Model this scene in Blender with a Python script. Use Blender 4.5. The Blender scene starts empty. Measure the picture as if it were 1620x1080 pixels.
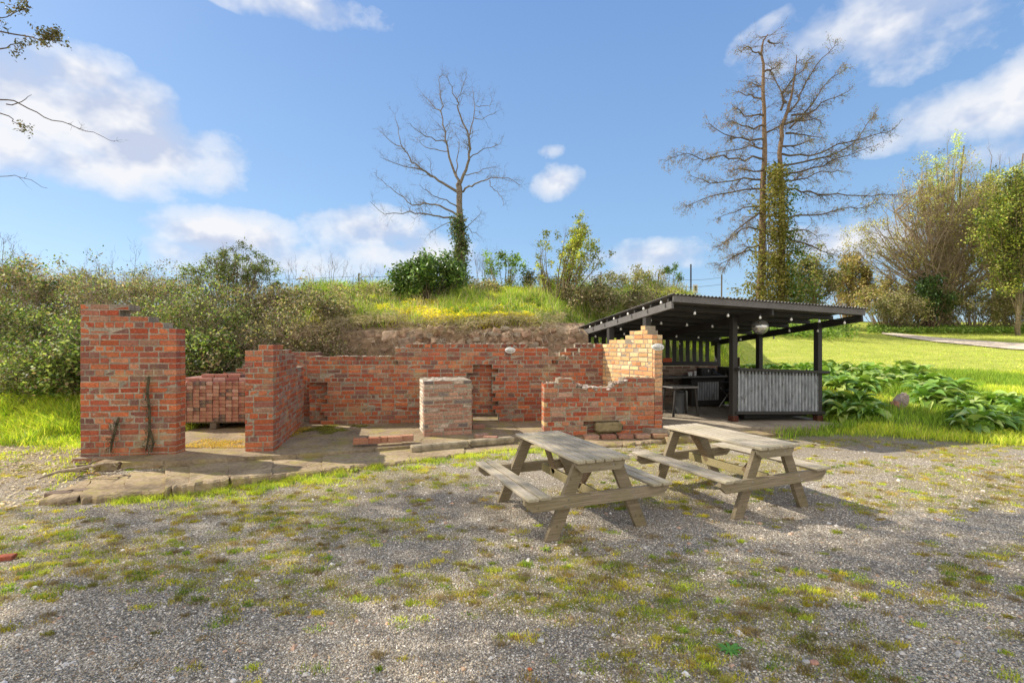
import bpy, math, random
import numpy as np
from mathutils import Vector, Matrix
random.seed(7); rng = np.random.default_rng(7)
R = math.radians
F = 780.0; CX = 810.0; HY = 545.0; HC = 1.6
scene = bpy.context.scene
COL = scene.collection

# ------------------------------------------------------------------ helpers
def P(x, y, d):
    return Vector(((x-CX)/F*d, d, HC-(y-HY)/F*d))
def G(x, y, z=0.0):
    d = (HC-z)*F/(y-HY)
    return Vector(((x-CX)/F*d, d, z))
def sm(a, b, x):
    t = np.clip((x-a)/(b-a), 0, 1); return t*t*(3-2*t)
def _h(ix, iy, s):
    n = (ix*374761393 + iy*668265263 + s*974634777) & 0xffffffff
    n = ((n ^ (n >> 13))*1274126177) & 0xffffffff
    return ((n ^ (n >> 16)) & 0xffff)/65535.0
def vn(x, y, s=0):
    x = np.asarray(x, float); y = np.asarray(y, float)
    ix = np.floor(x).astype(np.int64); iy = np.floor(y).astype(np.int64)
    fx = x-ix; fy = y-iy; fx = fx*fx*(3-2*fx); fy = fy*fy*(3-2*fy)
    a = _h(ix, iy, s); b = _h(ix+1, iy, s); c = _h(ix, iy+1, s); d = _h(ix+1, iy+1, s)
    return (a*(1-fx)+b*fx)*(1-fy)+(c*(1-fx)+d*fx)*fy
def fbm(x, y, s=0, o=4):
    v = 0; a = .5; t = 0
    for i in range(o):
        v = v+a*vn(x*2**i, y*2**i, s+i*17); t += a; a *= .55
    return v/t

def H(X, Y):
    X = np.asarray(X, float); Y = np.asarray(Y, float)
    base = -.08+.09*sm(5.2, 6.8, Y)
    r = X/np.maximum(Y, 1)
    # bank behind the ruin
    mm = sm(-.52, -.41, r)
    y0 = 8.0+2.9*sm(-7.4, -5.9, X)
    yb = y0*(1-mm)+mm*(11.35+1.9*sm(.9, 1.9, X)*(1-sm(14, 16, Y)))
    t = np.maximum(Y-yb, 0)
    left = .42*np.minimum(t, 5.2)+.16*np.clip(t-5.2, 0, 5)
    mid = (2.1-.7*sm(1.2, 3.2, X)*(1-sm(14, 16.5, Y)))*sm(0, .4, t)+.275*np.clip(t-.3, 0, 4.8)+.03*np.clip(t-5, 0, 6)
    bank = left*(1-mm)+mid*mm
    bank = bank+.18*(fbm(X*.6, Y*.6, 3)-.5)*np.clip(t, 0, 1)
    # lawn at the right
    lw = .5*sm(8.2, 12.5, Y)+.095*np.clip(Y-13, 0, 21)+.0022*np.clip(Y-16, 0, 17)**2+.02*np.clip(Y-34, 0, 60)
    m = sm(.33, .50, r)*sm(8.0, 9.5, Y)
    # shelter floor stays level
    hh = bank*(1-m)+lw*m
    u = (X-4.375)*.956+(Y-9.75)*.292; v = -(X-4.375)*.292+(Y-9.75)*.956
    box = (1-sm(2.25, 3.3, u))*sm(-3.0, -2.4, u)*(1-sm(3.2, 3.9, v))*sm(-1.5, -.6, v)
    hh = hh*(1-box)+(-.06)*box
    # low mound beyond the shelter, left of the lawn path
    hh = hh+.55*np.exp(-((r-.50)/.13)**2)*sm(17, 24, Y)*(1-sm(34, 44, Y))
    hh = hh+.03*(fbm(X*.9, Y*.9, 9)-.5)
    far = 1-sm(60, 120, np.hypot(X, Y))
    return base+hh*(.35+.65*far)
def Hs(x, y): return float(H(x, y))

def setp(o, label=None, cat=None, group=None, kind=None):
    if label: o['label'] = label
    if cat: o['category'] = cat
    if group: o['group'] = group
    if kind: o['kind'] = kind
    return o
def empty(name, loc, rz=0.0):
    o = bpy.data.objects.new(name, None); COL.objects.link(o)
    o.location = loc; o.rotation_euler = (0, 0, rz); o.empty_display_size = .2
    return o
def copy_tree(o, parent=None):
    c = o.copy(); COL.objects.link(c)
    if parent: c.parent = parent
    for ch in list(o.children): copy_tree(ch, c)
    return c

class MB:
    """collects quads/tris; every face can carry a colour"""
    def __init__(s): s.V = []; s.F = []; s.C = []; s.n = 0; s.parts = []
    def add(s, V, Fc, col=(1, 1, 1)):
        b = s.n; s.V.extend([tuple(v) for v in V]); s.n += len(V)
        for f in Fc:
            s.F.append(tuple(i+b for i in f)); s.C.append(col)
    def box(s, c, size, rot=None, col=(1, 1, 1), jit=0.0):
        hx, hy, hz = size[0]/2, size[1]/2, size[2]/2
        vs = []
        for dz in (-1, 1):
            for dx, dy in ((-1, -1), (1, -1), (1, 1), (-1, 1)):
                v = Vector((dx*hx+random.uniform(-jit, jit), dy*hy+random.uniform(-jit, jit), dz*hz+random.uniform(-jit, jit)))
                if rot is not None: v = rot @ v
                vs.append(v+Vector(c))
        s.add(vs, [(0, 3, 2, 1), (4, 5, 6, 7), (0, 1, 5, 4), (1, 2, 6, 5), (2, 3, 7, 6), (3, 0, 4, 7)], col)
    def bbox(s, c, size, rot=None, col=(1, 1, 1), bev=.006, jit=0.0):
        """box with chamfered edges"""
        h = [size[0]/2, size[1]/2, size[2]/2]
        b = min(bev, min(h)*.6)
        vs = []; idx = {}
        CJ = {}
        if jit:
            for sx in (-1, 1):
                for sy in (-1, 1):
                    for sz in (-1, 1):
                        k_ = jit*(1 if random.random() > .12 else 3.2); CJ[(sx, sy, sz)] = Vector((-sx*random.uniform(-.2, 1)*k_, -sy*random.uniform(-.2, 1)*k_*.8, -sz*random.uniform(-.2, 1)*k_*.7))
        def put(sx, sy, sz, ax):
            q = [h[0]*sx, h[1]*sy, h[2]*sz]; sg = (sx, sy, sz)
            for k in range(3):
                if k != ax: q[k] -= sg[k]*b
            v = Vector(q)
            if jit:
                rj = CJ[(sx, sy, sz)]; v = v+rj+Vector((random.uniform(-jit, jit)*.3,)*3)
            if rot is not None: v = rot @ v
            idx[(sx, sy, sz, ax)] = len(vs); vs.append(v+Vector(c))
        for sx in (-1, 1):
            for sy in (-1, 1):
                for sz in (-1, 1):
                    for ax in range(3): put(sx, sy, sz, ax)
        f = []
        for ax in range(3):
            o = [k for k in range(3) if k != ax]
            for sg in (-1, 1):
                cyc = []
                for a, bb in ((-1, -1), (1, -1), (1, 1), (-1, 1)):
                    t = [0, 0, 0]; t[ax] = sg; t[o[0]] = a; t[o[1]] = bb
                    cyc.append(idx[(t[0], t[1], t[2], ax)])
                flip = (sg > 0) == (ax == 1)
                f.append(tuple(reversed(cyc)) if flip else tuple(cyc))
        for k in range(3):
            o = [q for q in range(3) if q != k]
            for a in (-1, 1):
                for bb in (-1, 1):
                    t = [0, 0, 0]; t[o[0]] = a; t[o[1]] = bb
                    t0 = t[:]; t0[k] = -1; t1 = t[:]; t1[k] = 1
                    f.append((idx[(*t0, o[0])], idx[(*t1, o[0])], idx[(*t1, o[1])], idx[(*t0, o[1])]))
        for sx in (-1, 1):
            for sy in (-1, 1):
                for sz in (-1, 1):
                    f.append((idx[(sx, sy, sz, 0)], idx[(sx, sy, sz, 1)], idx[(sx, sy, sz, 2)]))
        s.add(vs, f, col)
    def beam(s, a, b, w, h, up=Vector((0, 0, 1)), col=(1, 1, 1), bev=.005):
        """bar from a to b; w sideways, h along up"""
        a = Vector(a); b = Vector(b); x = (b-a).normalized(); y = up.cross(x).normalized(); z = x.cross(y)
        M = Matrix((x, y, z)).transposed()
        s.bbox((a+b)/2, ((b-a).length, w, h), M, col, bev)
    def tube(s, pts, rad, n=5, col=(1, 1, 1), cap=True):
        pts = [Vector(p) for p in pts]; k = len(pts)
        if not hasattr(rad, '__len__'): rad = [rad]*k
        t = (pts[1]-pts[0]).normalized()
        a = Vector((0, 0, 1)) if abs(t.z) < .9 else Vector((1, 0, 0))
        x = t.cross(a).normalized()
        b = s.n; V = []
        for i, p in enumerate(pts):
            t = (pts[min(i+1, k-1)]-pts[max(i-1, 0)])
            if t.length < 1e-7: t = Vector((0, 0, 1))
            t.normalize(); x = (x-t*x.dot(t)); x = x.normalized() if x.length > 1e-6 else t.orthogonal().normalized()
            y = t.cross(x); r = rad[i]
            for j in range(n):
                an = 2*math.pi*j/n; V.append(p+x*(math.cos(an)*r)+y*(math.sin(an)*r))
        fs = [(i*n+j, i*n+(j+1) % n, (i+1)*n+(j+1) % n, (i+1)*n+j) for i in range(k-1) for j in range(n)]
        if cap: fs += [tuple(reversed(range(n))), tuple((k-1)*n+j for j in range(n))]
        s.add(V, fs, col)
    def lathe(s, c, prof, n=14, col=(1, 1, 1)):
        V = []; k = len(prof)
        for r, z in prof:
            for j in range(n):
                a = 2*math.pi*j/n; V.append((c[0]+r*math.cos(a), c[1]+r*math.sin(a), c[2]+z))
        fs = [(i*n+j, i*n+(j+1) % n, (i+1)*n+(j+1) % n, (i+1)*n+j) for i in range(k-1) for j in range(n)]
        fs += [tuple(reversed(range(n))), tuple((k-1)*n+j for j in range(n))]
        s.add(V, fs, col)
    def build(s, name, mat, parent=None, smooth=False, extra=None):
        me = bpy.data.meshes.new(name)
        nq = 0
        if extra is not None:
            VV, CC = extra   # (n,4,3) quads and (n,3) colours
            nq = len(VV)
        nv = s.n; nf = len(s.F)
        lt = np.array([len(f) for f in s.F], dtype=np.int32) if nf else np.zeros(0, np.int32)
        li = np.array([i for f in s.F for i in f], dtype=np.int32) if nf else np.zeros(0, np.int32)
        V = np.array(s.V, dtype=np.float32).reshape(-1, 3)
        C = np.array(s.C, dtype=np.float32).reshape(-1, 3)
        if nq:
            V = np.concatenate([V, VV.reshape(-1, 3).astype(np.float32)])
            li = np.concatenate([li, np.arange(nq*4, dtype=np.int32)+nv]); lt = np.concatenate([lt, np.full(nq, 4, np.int32)])
            C = np.concatenate([C, CC.astype(np.float32)])
        me.vertices.add(len(V)); me.vertices.foreach_set('co', V.ravel())
        me.loops.add(len(li)); me.loops.foreach_set('vertex_index', li)
        me.polygons.add(len(lt)); ls = np.concatenate([[0], np.cumsum(lt)[:-1]]).astype(np.int32)
        me.polygons.foreach_set('loop_start', ls); me.polygons.foreach_set('loop_total', lt)
        at = me.attributes.new('Col', 'FLOAT_COLOR', 'FACE')
        C4 = np.concatenate([C, np.ones((len(C), 1), np.float32)], 1); at.data.foreach_set('color', C4.ravel())
        me.update(calc_edges=True); me.validate()
        me.polygons.foreach_set('use_smooth', np.full(len(me.polygons), bool(smooth)))
        me.materials.append(mat)
        o = bpy.data.objects.new(name, me); COL.objects.link(o)
        if parent: o.parent = parent
        return o

# ------------------------------------------------------------------ materials
def newmat(name):
    m = bpy.data.materials.new(name); m.use_nodes = True
    nt = m.node_tree; nt.nodes.clear()
    out = nt.nodes.new('ShaderNodeOutputMaterial')
    return m, nt, out
def N(nt, t, **kw):
    n = nt.nodes.new(t)
    for k, v in kw.items():
        if hasattr(n, k) and not k.startswith('i_'): setattr(n, k, v)
    return n
def L(nt, a, b): nt.links.new(a, b)
def mixc(nt, fac, a, b, mode='MIX'):
    n = nt.nodes.new('ShaderNodeMix'); n.data_type = 'RGBA'; n.blend_type = mode
    for s, v in ((n.inputs[0], fac), (n.inputs[6], a), (n.inputs[7], b)):
        if hasattr(v, 'links') or hasattr(v, 'is_linked'): nt.links.new(v, s)
        elif isinstance(v, (int, float)): s.default_value = v if s == n.inputs[0] else (v, v, v, 1)
        else: s.default_value = (*v[:3], 1)
    return n.outputs[2]
def noise(nt, vec, scale, detail=4, rough=.6):
    n = nt.nodes.new('ShaderNodeTexNoise'); n.inputs['Scale'].default_value = scale
    n.inputs['Detail'].default_value = detail; n.inputs['Roughness'].default_value = rough
    if vec is not None: nt.links.new(vec, n.inputs['Vector'])
    return n
def ramp(nt, f, stops):
    n = nt.nodes.new('ShaderNodeValToRGB'); e = n.color_ramp.elements
    while len(e) < len(stops): e.new(.5)
    for i, (p, c) in enumerate(stops):
        e[i].position = p; e[i].color = (*c, 1) if hasattr(c, '__len__') else (c, c, c, 1)
    nt.links.new(f, n.inputs[0]); return n.outputs[0]
def mapping(nt, vec, scale):
    n = nt.nodes.new('ShaderNodeMapping'); n.inputs['Scale'].default_value = scale
    nt.links.new(vec, n.inputs['Vector']); return n.outputs[0]
def math_(nt, op, a, b=None, c=None):
    n = nt.nodes.new('ShaderNodeMath'); n.operation = op
    for i, v in enumerate((a, b, c)):
        if v is None: continue
        if isinstance(v, (int, float)): n.inputs[i].default_value = v
        else: nt.links.new(v, n.inputs[i])
    return n.outputs[0]
def bump(nt, h, strength=.5, dist=.01):
    n = nt.nodes.new('ShaderNodeBump'); n.inputs['Strength'].default_value = strength
    n.inputs['Distance'].default_value = dist; nt.links.new(h, n.inputs['Height']); return n.outputs[0]
def principled(nt, out, col, rough=.8, nrm=None, metal=0.0, spec=.3):
    b = nt.nodes.new('ShaderNodeBsdfPrincipled')
    if hasattr(col, 'is_linked'): nt.links.new(col, b.inputs['Base Color'])
    else: b.inputs['Base Color'].default_value = (*col, 1)
    if hasattr(rough, 'is_linked'): nt.links.new(rough, b.inputs['Roughness'])
    else: b.inputs['Roughness'].default_value = rough
    if hasattr(metal, 'is_linked'): nt.links.new(metal, b.inputs['Metallic'])
    else: b.inputs['Metallic'].default_value = metal
    b.inputs['Specular IOR Level'].default_value = spec
    if nrm is not None: nt.links.new(nrm, b.inputs['Normal'])
    nt.links.new(b.outputs[0], out.inputs[0]); return b
def attr(nt, name='Col'):
    n = nt.nodes.new('ShaderNodeAttribute'); n.attribute_name = name; return n
def obco(nt):
    n = nt.nodes.new('ShaderNodeTexCoord'); return n.outputs['Object']
def geopos(nt):
    n = nt.nodes.new('ShaderNodeNewGeometry'); return n.outputs['Position']

def mat_brick(name, grime=.5, lich=(.50, .42, .22), lo=.55, hi=1.3):
    m, nt, out = newmat(name); a = attr(nt); c = obco(nt)
    n1 = noise(nt, c, 38, 5, .7); n2 = noise(nt, c, 2.3, 4, .6); n3 = noise(nt, c, 9, 4, .7)
    col = mixc(nt, 1.0, a.outputs[0], ramp(nt, n1.outputs[0], [(.3, lo), (.7, hi)]), 'MULTIPLY')
    col = mixc(nt, ramp(nt, n3.outputs[0], [(.48, 0), (.72, grime)]), col, (.17, .125, .10))
    col = mixc(nt, ramp(nt, n2.outputs[0], [(.57, 0), (.74, .5)]), col, lich)
    n4 = noise(nt, c, 14, 3, .6)
    col = mixc(nt, ramp(nt, n4.outputs[0], [(.65, 0), (.74, .5)]), col, (.54, .46, .38))
    principled(nt, out, col, .92, bump(nt, n1.outputs[0], .6, .006), spec=.15)
    return m
def mat_attr(name, rough=.8, sc=20, amt=(.7, 1.25), bd=.004, metal=0.0, spec=.3):
    m, nt, out = newmat(name); a = attr(nt); c = obco(nt)
    n1 = noise(nt, c, sc, 5, .65)
    col = mixc(nt, 1.0, a.outputs[0], ramp(nt, n1.outputs[0], [(.3, amt[0]), (.7, amt[1])]), 'MULTIPLY')
    principled(nt, out, col, rough, bump(nt, n1.outputs[0], .5, bd), metal=metal, spec=spec)
    return m
def mat_leaf(name, trans=.35, rough=.55, spec=.3, vary=.5):
    m, nt, out = newmat(name); a = attr(nt); g = geopos(nt)
    n1 = noise(nt, g, 1.3, 3, .6)
    col = mixc(nt, 1.0, a.outputs[0], ramp(nt, n1.outputs[0], [(.3, 1-vary*.6), (.7, 1+vary*.5)]), 'MULTIPLY')
    b = nt.nodes.new('ShaderNodeBsdfPrincipled'); L(nt, col, b.inputs['Base Color'])
    b.inputs['Roughness'].default_value = rough; b.inputs['Specular IOR Level'].default_value = spec
    t = nt.nodes.new('ShaderNodeBsdfTranslucent')
    L(nt, mixc(nt, 1.0, col, (1.25, 1.35, .7), 'MULTIPLY'), t.inputs[0])
    mx = nt.nodes.new('ShaderNodeMixShader'); mx.inputs[0].default_value = trans
    L(nt, b.outputs[0], mx.inputs[1]); L(nt, t.outputs[0], mx.inputs[2]); L(nt, mx.outputs[0], out.inputs[0])
    return m
def mat_wood(name, c1, c2, green, gam=.5, rough=.8, sc=(1.2, 26, 26)):
    m, nt, out = newmat(name); c = obco(nt); a = attr(nt)
    g = noise(nt, mapping(nt, c, sc), 3.0, 6, .6)
    col = ramp(nt, g.outputs[0], [(.22, c1), (.45, tuple((x+y)/2 for x, y in zip(c1, c2))), (.72, c2)])
    n2 = noise(nt, c, 3.5, 4, .6)
    col = mixc(nt, ramp(nt, n2.outputs[0], [(.42, 0), (.66, gam)]), col, green)
    n3 = noise(nt, c, 30, 3, .5)
    col = mixc(nt, ramp(nt, n3.outputs[0], [(.62, 0), (.72, .5)]), col, (.05, .045, .035))
    col = mixc(nt, 1.0, col, a.outputs[0], 'MULTIPLY')
    g2 = noise(nt, mapping(nt, c, (sc[0]*.7, sc[1]*2.2, sc[2]*2.2)), 3.0, 3, .5)
    col = mixc(nt, ramp(nt, g2.outputs[0], [(.30, .75), (.37, 0)]), col, tuple(x*.35 for x in c1))
    principled(nt, out, col, rough, bump(nt, g.outputs[0], .6, .004), spec=.25)
    return m
M = {}
M['brick'] = mat_brick('weathered_red_brick')
M['buff'] = mat_brick('buff_brick', .12, (.72, .54, .28), .75, 1.2)
M['stone'] = mat_attr('rough_stone', .95, 9, (.5, 1.35), .02, spec=.1)
M['bark'] = mat_attr('bark', .95, 14, (.5, 1.5), .02, spec=.1)
M['leaf'] = mat_leaf('leaf')
M['gloss'] = mat_leaf('glossy_leaf', .22, .35, .5)
M['grass'] = mat_leaf('grass_blades', .38, .6, .2)
M['wood'] = mat_wood('weathered_table_wood', (.20, .165, .12), (.56, .485, .375), (.31, .28, .14), .4)
M['black'] = mat_wood('black_stained_wood', (.026, .024, .022), (.065, .060, .056), (.04, .04, .032), .3, .6)
M['greybeam'] = mat_wood('faded_black_wood', (.08, .075, .072), (.21, .20, .19), (.10, .09, .08), .4, .7)
M['pallet'] = mat_wood('pallet_wood', (.09, .07, .05), (.26, .21, .15), (.12, .11, .05), .3)
M['plain'] = mat_attr('painted', .5, 12, (.85, 1.1), .001)
M['plastic'] = mat_attr('plastic', .45, 6, (.9, 1.08), .0005)
M['metal'] = mat_attr('bare_metal', .35, 10, (.8, 1.1), .001, metal=.9)
M['pebble'] = mat_attr('gravel_stone', .9, 60, (.7, 1.25), .001, spec=.2)
M['paper'] = mat_attr('printed_card', .7, 4, (.95, 1.05), 0.0005)

def mat_tin():
    m, nt, out = newmat('galvanised_corrugated_iron'); c = obco(nt)
    n1 = noise(nt, mapping(nt, c, (3, 3, .9)), 4, 6, .7); n2 = noise(nt, mapping(nt, c, (6, 6, 1.5)), 2.2, 5, .75)
    col = ramp(nt, n1.outputs[0], [(.3, (.20, .22, .235)), (.55, (.40, .43, .46)), (.75, (.60, .62, .65))])
    col = mixc(nt, ramp(nt, n2.outputs[0], [(.56, 0), (.64, .75)]), col, (.13, .115, .105))
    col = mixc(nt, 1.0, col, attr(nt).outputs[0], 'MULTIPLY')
    principled(nt, out, col, .5, metal=.3, nrm=bump(nt, n1.outputs[0], .2, .002), spec=.4)
    return m
M['tin'] = mat_tin()
def mat_roof():
    m, nt, out = newmat('dark_corrugated_roof'); c = obco(nt)
    n1 = noise(nt, c, 3, 6, .7)
    col = ramp(nt, n1.outputs[0], [(.35, (.09, .086, .08)), (.7, (.26, .25, .235))])
    principled(nt, out, col, .6, metal=.2, spec=.3); return m
M['roof'] = mat_roof()
def mat_concrete(name, c1, c2, moss, amt, crack=True):
    m, nt, out = newmat(name); c = geopos(nt)
    n1 = noise(nt, c, 1.7, 6, .65); n2 = noise(nt, c, 22, 5, .7); n3 = noise(nt, c, 3.1, 5, .7)
    col = ramp(nt, n1.outputs[0], [(.3, c1), (.7, c2)])
    col = mixc(nt, 1.0, col, ramp(nt, n2.outputs[0], [(.3, .6), (.7, 1.3)]), 'MULTIPLY')
    col = mixc(nt, ramp(nt, n3.outputs[0], [(.50, 0), (.66, amt)]), col, moss)
    v = nt.nodes.new('ShaderNodeTexVoronoi'); v.feature = 'DISTANCE_TO_EDGE'; v.inputs['Scale'].default_value = 1.1
    L(nt, mixc(nt, .3, c, noise(nt, c, 2.5, 6).outputs[1]), v.inputs['Vector'])
    cr = ramp(nt, v.outputs[0], [(.0, .45), (.006, 1.0)])
    if crack: col = mixc(nt, 1.0, col, cr, 'MULTIPLY')
    principled(nt, out, col, .95, bump(nt, n2.outputs[0], .8, .012), spec=.1); return m
M['slab'] = mat_concrete('mossy_concrete', (.22, .16, .10), (.46, .36, .23), (.30, .26, .07), .85)
M['floor'] = mat_concrete('ruin_floor', (.20, .15, .10), (.42, .33, .21), (.32, .27, .06), .7)
M['deck'] = mat_concrete('shelter_slab', (.28, .235, .18), (.46, .39, .3), (.22, .19, .12), .3, False)

# ------------------------------------------------------------------ ground
def gravel_mask(X, Y):
    """1 on gravel, 0 on grass"""
    edge = 8.35+.25*np.sin(X*1.3)+.5*(fbm(X*1.2, Y*1.2, 21)-.5)-.45*sm(5.5, 9, X)
    e2 = 7.2+1.0*(fbm(X*.9, Y*.9, 25)-.5)-1.3*sm(5.3, 8.5, -X)
    edge = np.where(X < -5.0, e2, edge)
    return 1-sm(-.25, .25, Y-edge)
def moss_field(X, Y):
    f = fbm(X*.75+3, Y*1.5, 41, 5)+.30*(fbm(X*4, Y*5, 47, 3)-.5)
    bias = .02+.10*np.exp(-((Y-5.9)/.7)**2)*(X < 0)+.05*np.exp(-((Y-4.2)/.9)**2)+.10*sm(6.5, 8, Y)*(X > 2)+.06*(X < -3)*sm(4.5, 6, Y)-.03*sm(3.4, 2.4, Y)
    return f+bias+.16*(fbm(X*9, Y*9, 49, 3)-.5)
def tracks(X, Y): return fbm(X*.35+7, Y*1.1, 77, 3)
def make_ground():
    n = 480
    s = np.linspace(-1, 1, n)
    xs = 9.5*s+np.sign(s)*(np.abs(s)**7)*420
    t = np.linspace(0, 1, n)
    ys = -4+26*t+(t**6)*520
    X, Y = np.meshgrid(xs, ys)
    Z = H(X, Y)
    gm = gravel_mask(X, Y)
    Z = Z+.012*(fbm(X*3, Y*3, 5, 3)-.5)*gm+.03*(1-gm)*(fbm(X*2.5, Y*2.5, 6)-.5)
    V = np.stack([X, Y, Z], -1).reshape(-1, 3).astype(np.float32)
    i = np.arange(n-1); A = (i[:, None]*n+i[None, :]).ravel()
    Q = np.stack([A, A+1, A+n+1, A+n], 1).astype(np.int32)
    me = bpy.data.meshes.new('ground')
    me.vertices.add(len(V)); me.vertices.foreach_set('co', V.ravel())
    me.loops.add(Q.size); me.loops.foreach_set('vertex_index', Q.ravel())
    me.polygons.add(len(Q)); me.polygons.foreach_set('loop_start', np.arange(len(Q), dtype=np.int32)*4)
    me.polygons.foreach_set('loop_total', np.full(len(Q), 4, np.int32))
    r = X/np.maximum(Y, 1)
    lawn = sm(.36, .44, r+.03*(fbm(X*.6, Y*.6, 31)-.5))*sm(14.2, 15.4, Y+1.0*(fbm(X*.9, Y*.9, 33)-.5))
    moss = sm(.52, .66, moss_field(X, Y))
    litter = sm(-4.9, -5.6, X)*sm(5.2, 6.0, Y)*(1-sm(8.3, 9.3, Y))
    soil = sm(-5.6, -4.6, X)*(1-sm(.24, .34, r))*sm(10.7, 11.0, Y)*(1-sm(11.75, 12.1, Y))
    a1 = np.stack([gm, moss, lawn, np.ones_like(gm)], -1).reshape(-1, 4).astype(np.float32)
    a2 = np.stack([litter, soil, tracks(X, Y), np.ones_like(gm)], -1).reshape(-1, 4).astype(np.float32)
    for nm, a in (('Mask', a1), ('Mask2', a2)):
        at = me.attributes.new(nm, 'FLOAT_COLOR', 'POINT'); at.data.foreach_set('color', a.ravel())
    me.update(calc_edges=True)
    me.polygons.foreach_set('use_smooth', np.ones(len(Q), bool))
    m, nt, out = newmat('ground'); g = geopos(nt)
    A1 = nt.nodes.new('ShaderNodeSeparateColor'); L(nt, attr(nt, 'Mask').outputs[0], A1.inputs[0])
    A2 = nt.nodes.new('ShaderNodeSeparateColor'); L(nt, attr(nt, 'Mask2').outputs[0], A2.inputs[0])
    # gravel
    v = nt.nodes.new('ShaderNodeTexVoronoi'); v.inputs['Scale'].default_value = 95; L(nt, g, v.inputs['Vector'])
    v2 = nt.nodes.new('ShaderNodeTexVoronoi'); v2.inputs['Scale'].default_value = 44; L(nt, g, v2.inputs['Vector'])
    n1 = noise(nt, g, 1.4, 6, .7); n2 = noise(nt, g, 8, 5, .7)
    vb = nt.nodes.new('ShaderNodeRGBToBW'); L(nt, v.outputs['Color'], vb.inputs[0])
    col = ramp(nt, vb.outputs[0], [(.15, (.27, .235, .18)), (.5, (.55, .485, .385)), (.85, (.88, .79, .65))])
    col = mixc(nt, 1.0, col, ramp(nt, v.outputs['Distance'], [(.25, 1.12), (.62, .42)]), 'MULTIPLY')
    col = mixc(nt, 1.0, col, ramp(nt, n1.outputs[0], [(.3, .85), (.7, 1.2)]), 'MULTIPLY')
    col = mixc(nt, ramp(nt, A2.outputs[2], [(.42, .0), (.62, .35)]), col, (.24, .19, .14))
    col = mixc(nt, ramp(nt, n2.outputs[0], [(.50, 0), (.68, .5)]), col, (.33, .26, .175))
    nf = noise(nt, g, 34, 4, .75)
    col = mixc(nt, ramp(nt, nf.outputs[0], [(.56, 0), (.68, .6)]), col, (.22, .17, .115))
    col = mixc(nt, ramp(nt, nf.outputs[0], [(.32, .5), (.42, 0)]), col, (.66, .6, .5))
    mf = math_(nt, 'MULTIPLY', A1.outputs[1], ramp(nt, nf.outputs[0], [(.42, .0), (.56, .85)]))
    col = mixc(nt, mf, col, ramp(nt, noise(nt, g, 12, 4).outputs[0], [(.35, (.27, .25, .08)), (.65, (.33, .25, .11))]))
    # grass / soil under the blades
    n5 = noise(nt, g, 3.0, 6, .7)
    gcol = ramp(nt, n5.outputs[0], [(.3, (.12, .17, .035)), (.55, (.22, .27, .06)), (.75, (.32, .28, .10))])
    n6 = noise(nt, mapping(nt, g, (.5, 1.6, 1)), 1.5, 7, .75)
    lcol = ramp(nt, n6.outputs[0], [(.3, (.34, .42, .07)), (.55, (.50, .53, .11)), (.75, (.64, .58, .18))])
    n7 = noise(nt, g, 30, 4, .7)
    lcol = mixc(nt, 1.0, lcol, ramp(nt, n7.outputs[0], [(.3, .75), (.7, 1.2)]), 'MULTIPLY')
    gcol = mixc(nt, A1.outputs[2], gcol, lcol)
    scol = ramp(nt, noise(nt, g, 14, 6, .75).outputs[0], [(.3, (.10, .072, .05)), (.7, (.32, .24, .165))])
    gcol = mixc(nt, A2.outputs[1], gcol, scol)
    lit = ramp(nt, noise(nt, g, 26, 5, .75).outputs[0], [(.35, (.16, .115, .08)), (.55, (.38, .30, .21)), (.68, (.58, .50, .37))])
    gcol = mixc(nt, math_(nt, 'MULTIPLY', A2.outputs[0], .85), gcol, lit)
    col = mixc(nt, A1.outputs[0], gcol, col)
    col = mixc(nt, math_(nt, 'MULTIPLY', A2.outputs[0], ramp(nt, n5.outputs[0], [(.4, .3), (.6, .9)])), col, lit)
    hgt = mixc(nt, .5, v.outputs['Distance'], v2.outputs['Distance'])
    principled(nt, out, col, .95, bump(nt, hgt, 1.0, .022), spec=.12)
    me.materials.append(m)
    o = bpy.data.objects.new('ground', me); COL.objects.link(o); setp(o, 'grey gravel yard running into grass bank and lawn', None, None, 'structure')
make_ground()

def sheet(name, poly, z, thick, mat, zfn=None, kind='structure', label=None, rough=.03, sub=.25):
    """raised slab from a plan polygon with a broken edge"""
    pts = []
    n = len(poly)
    for i in range(n):
        a = Vector(poly[i]); b = Vector(poly[(i+1) % n]); k = max(1, int((b-a).length/sub))
        for j in range(k):
            p = a.lerp(b, j/k); pts.append(p+Vector((random.uniform(-rough, rough), random.uniform(-rough, rough))))
    mb = MB(); m = len(pts)
    zz = lambda p: z if zfn is None else zfn(p.x, p.y)
    top = [(p.x, p.y, zz(p)+random.uniform(-.006, .006)) for p in pts]
    bot = [(p.x+random.uniform(-.01, .01), p.y+random.uniform(-.02, .02), zz(p)-thick) for p in pts]
    mb.add(top+bot, [tuple(range(m))]+[(i, i+m, (i+1) % m+m, (i+1) % m) for i in range(m)])
    o = mb.build(name, mat); setp(o, label, None, None, kind); return o

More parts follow.
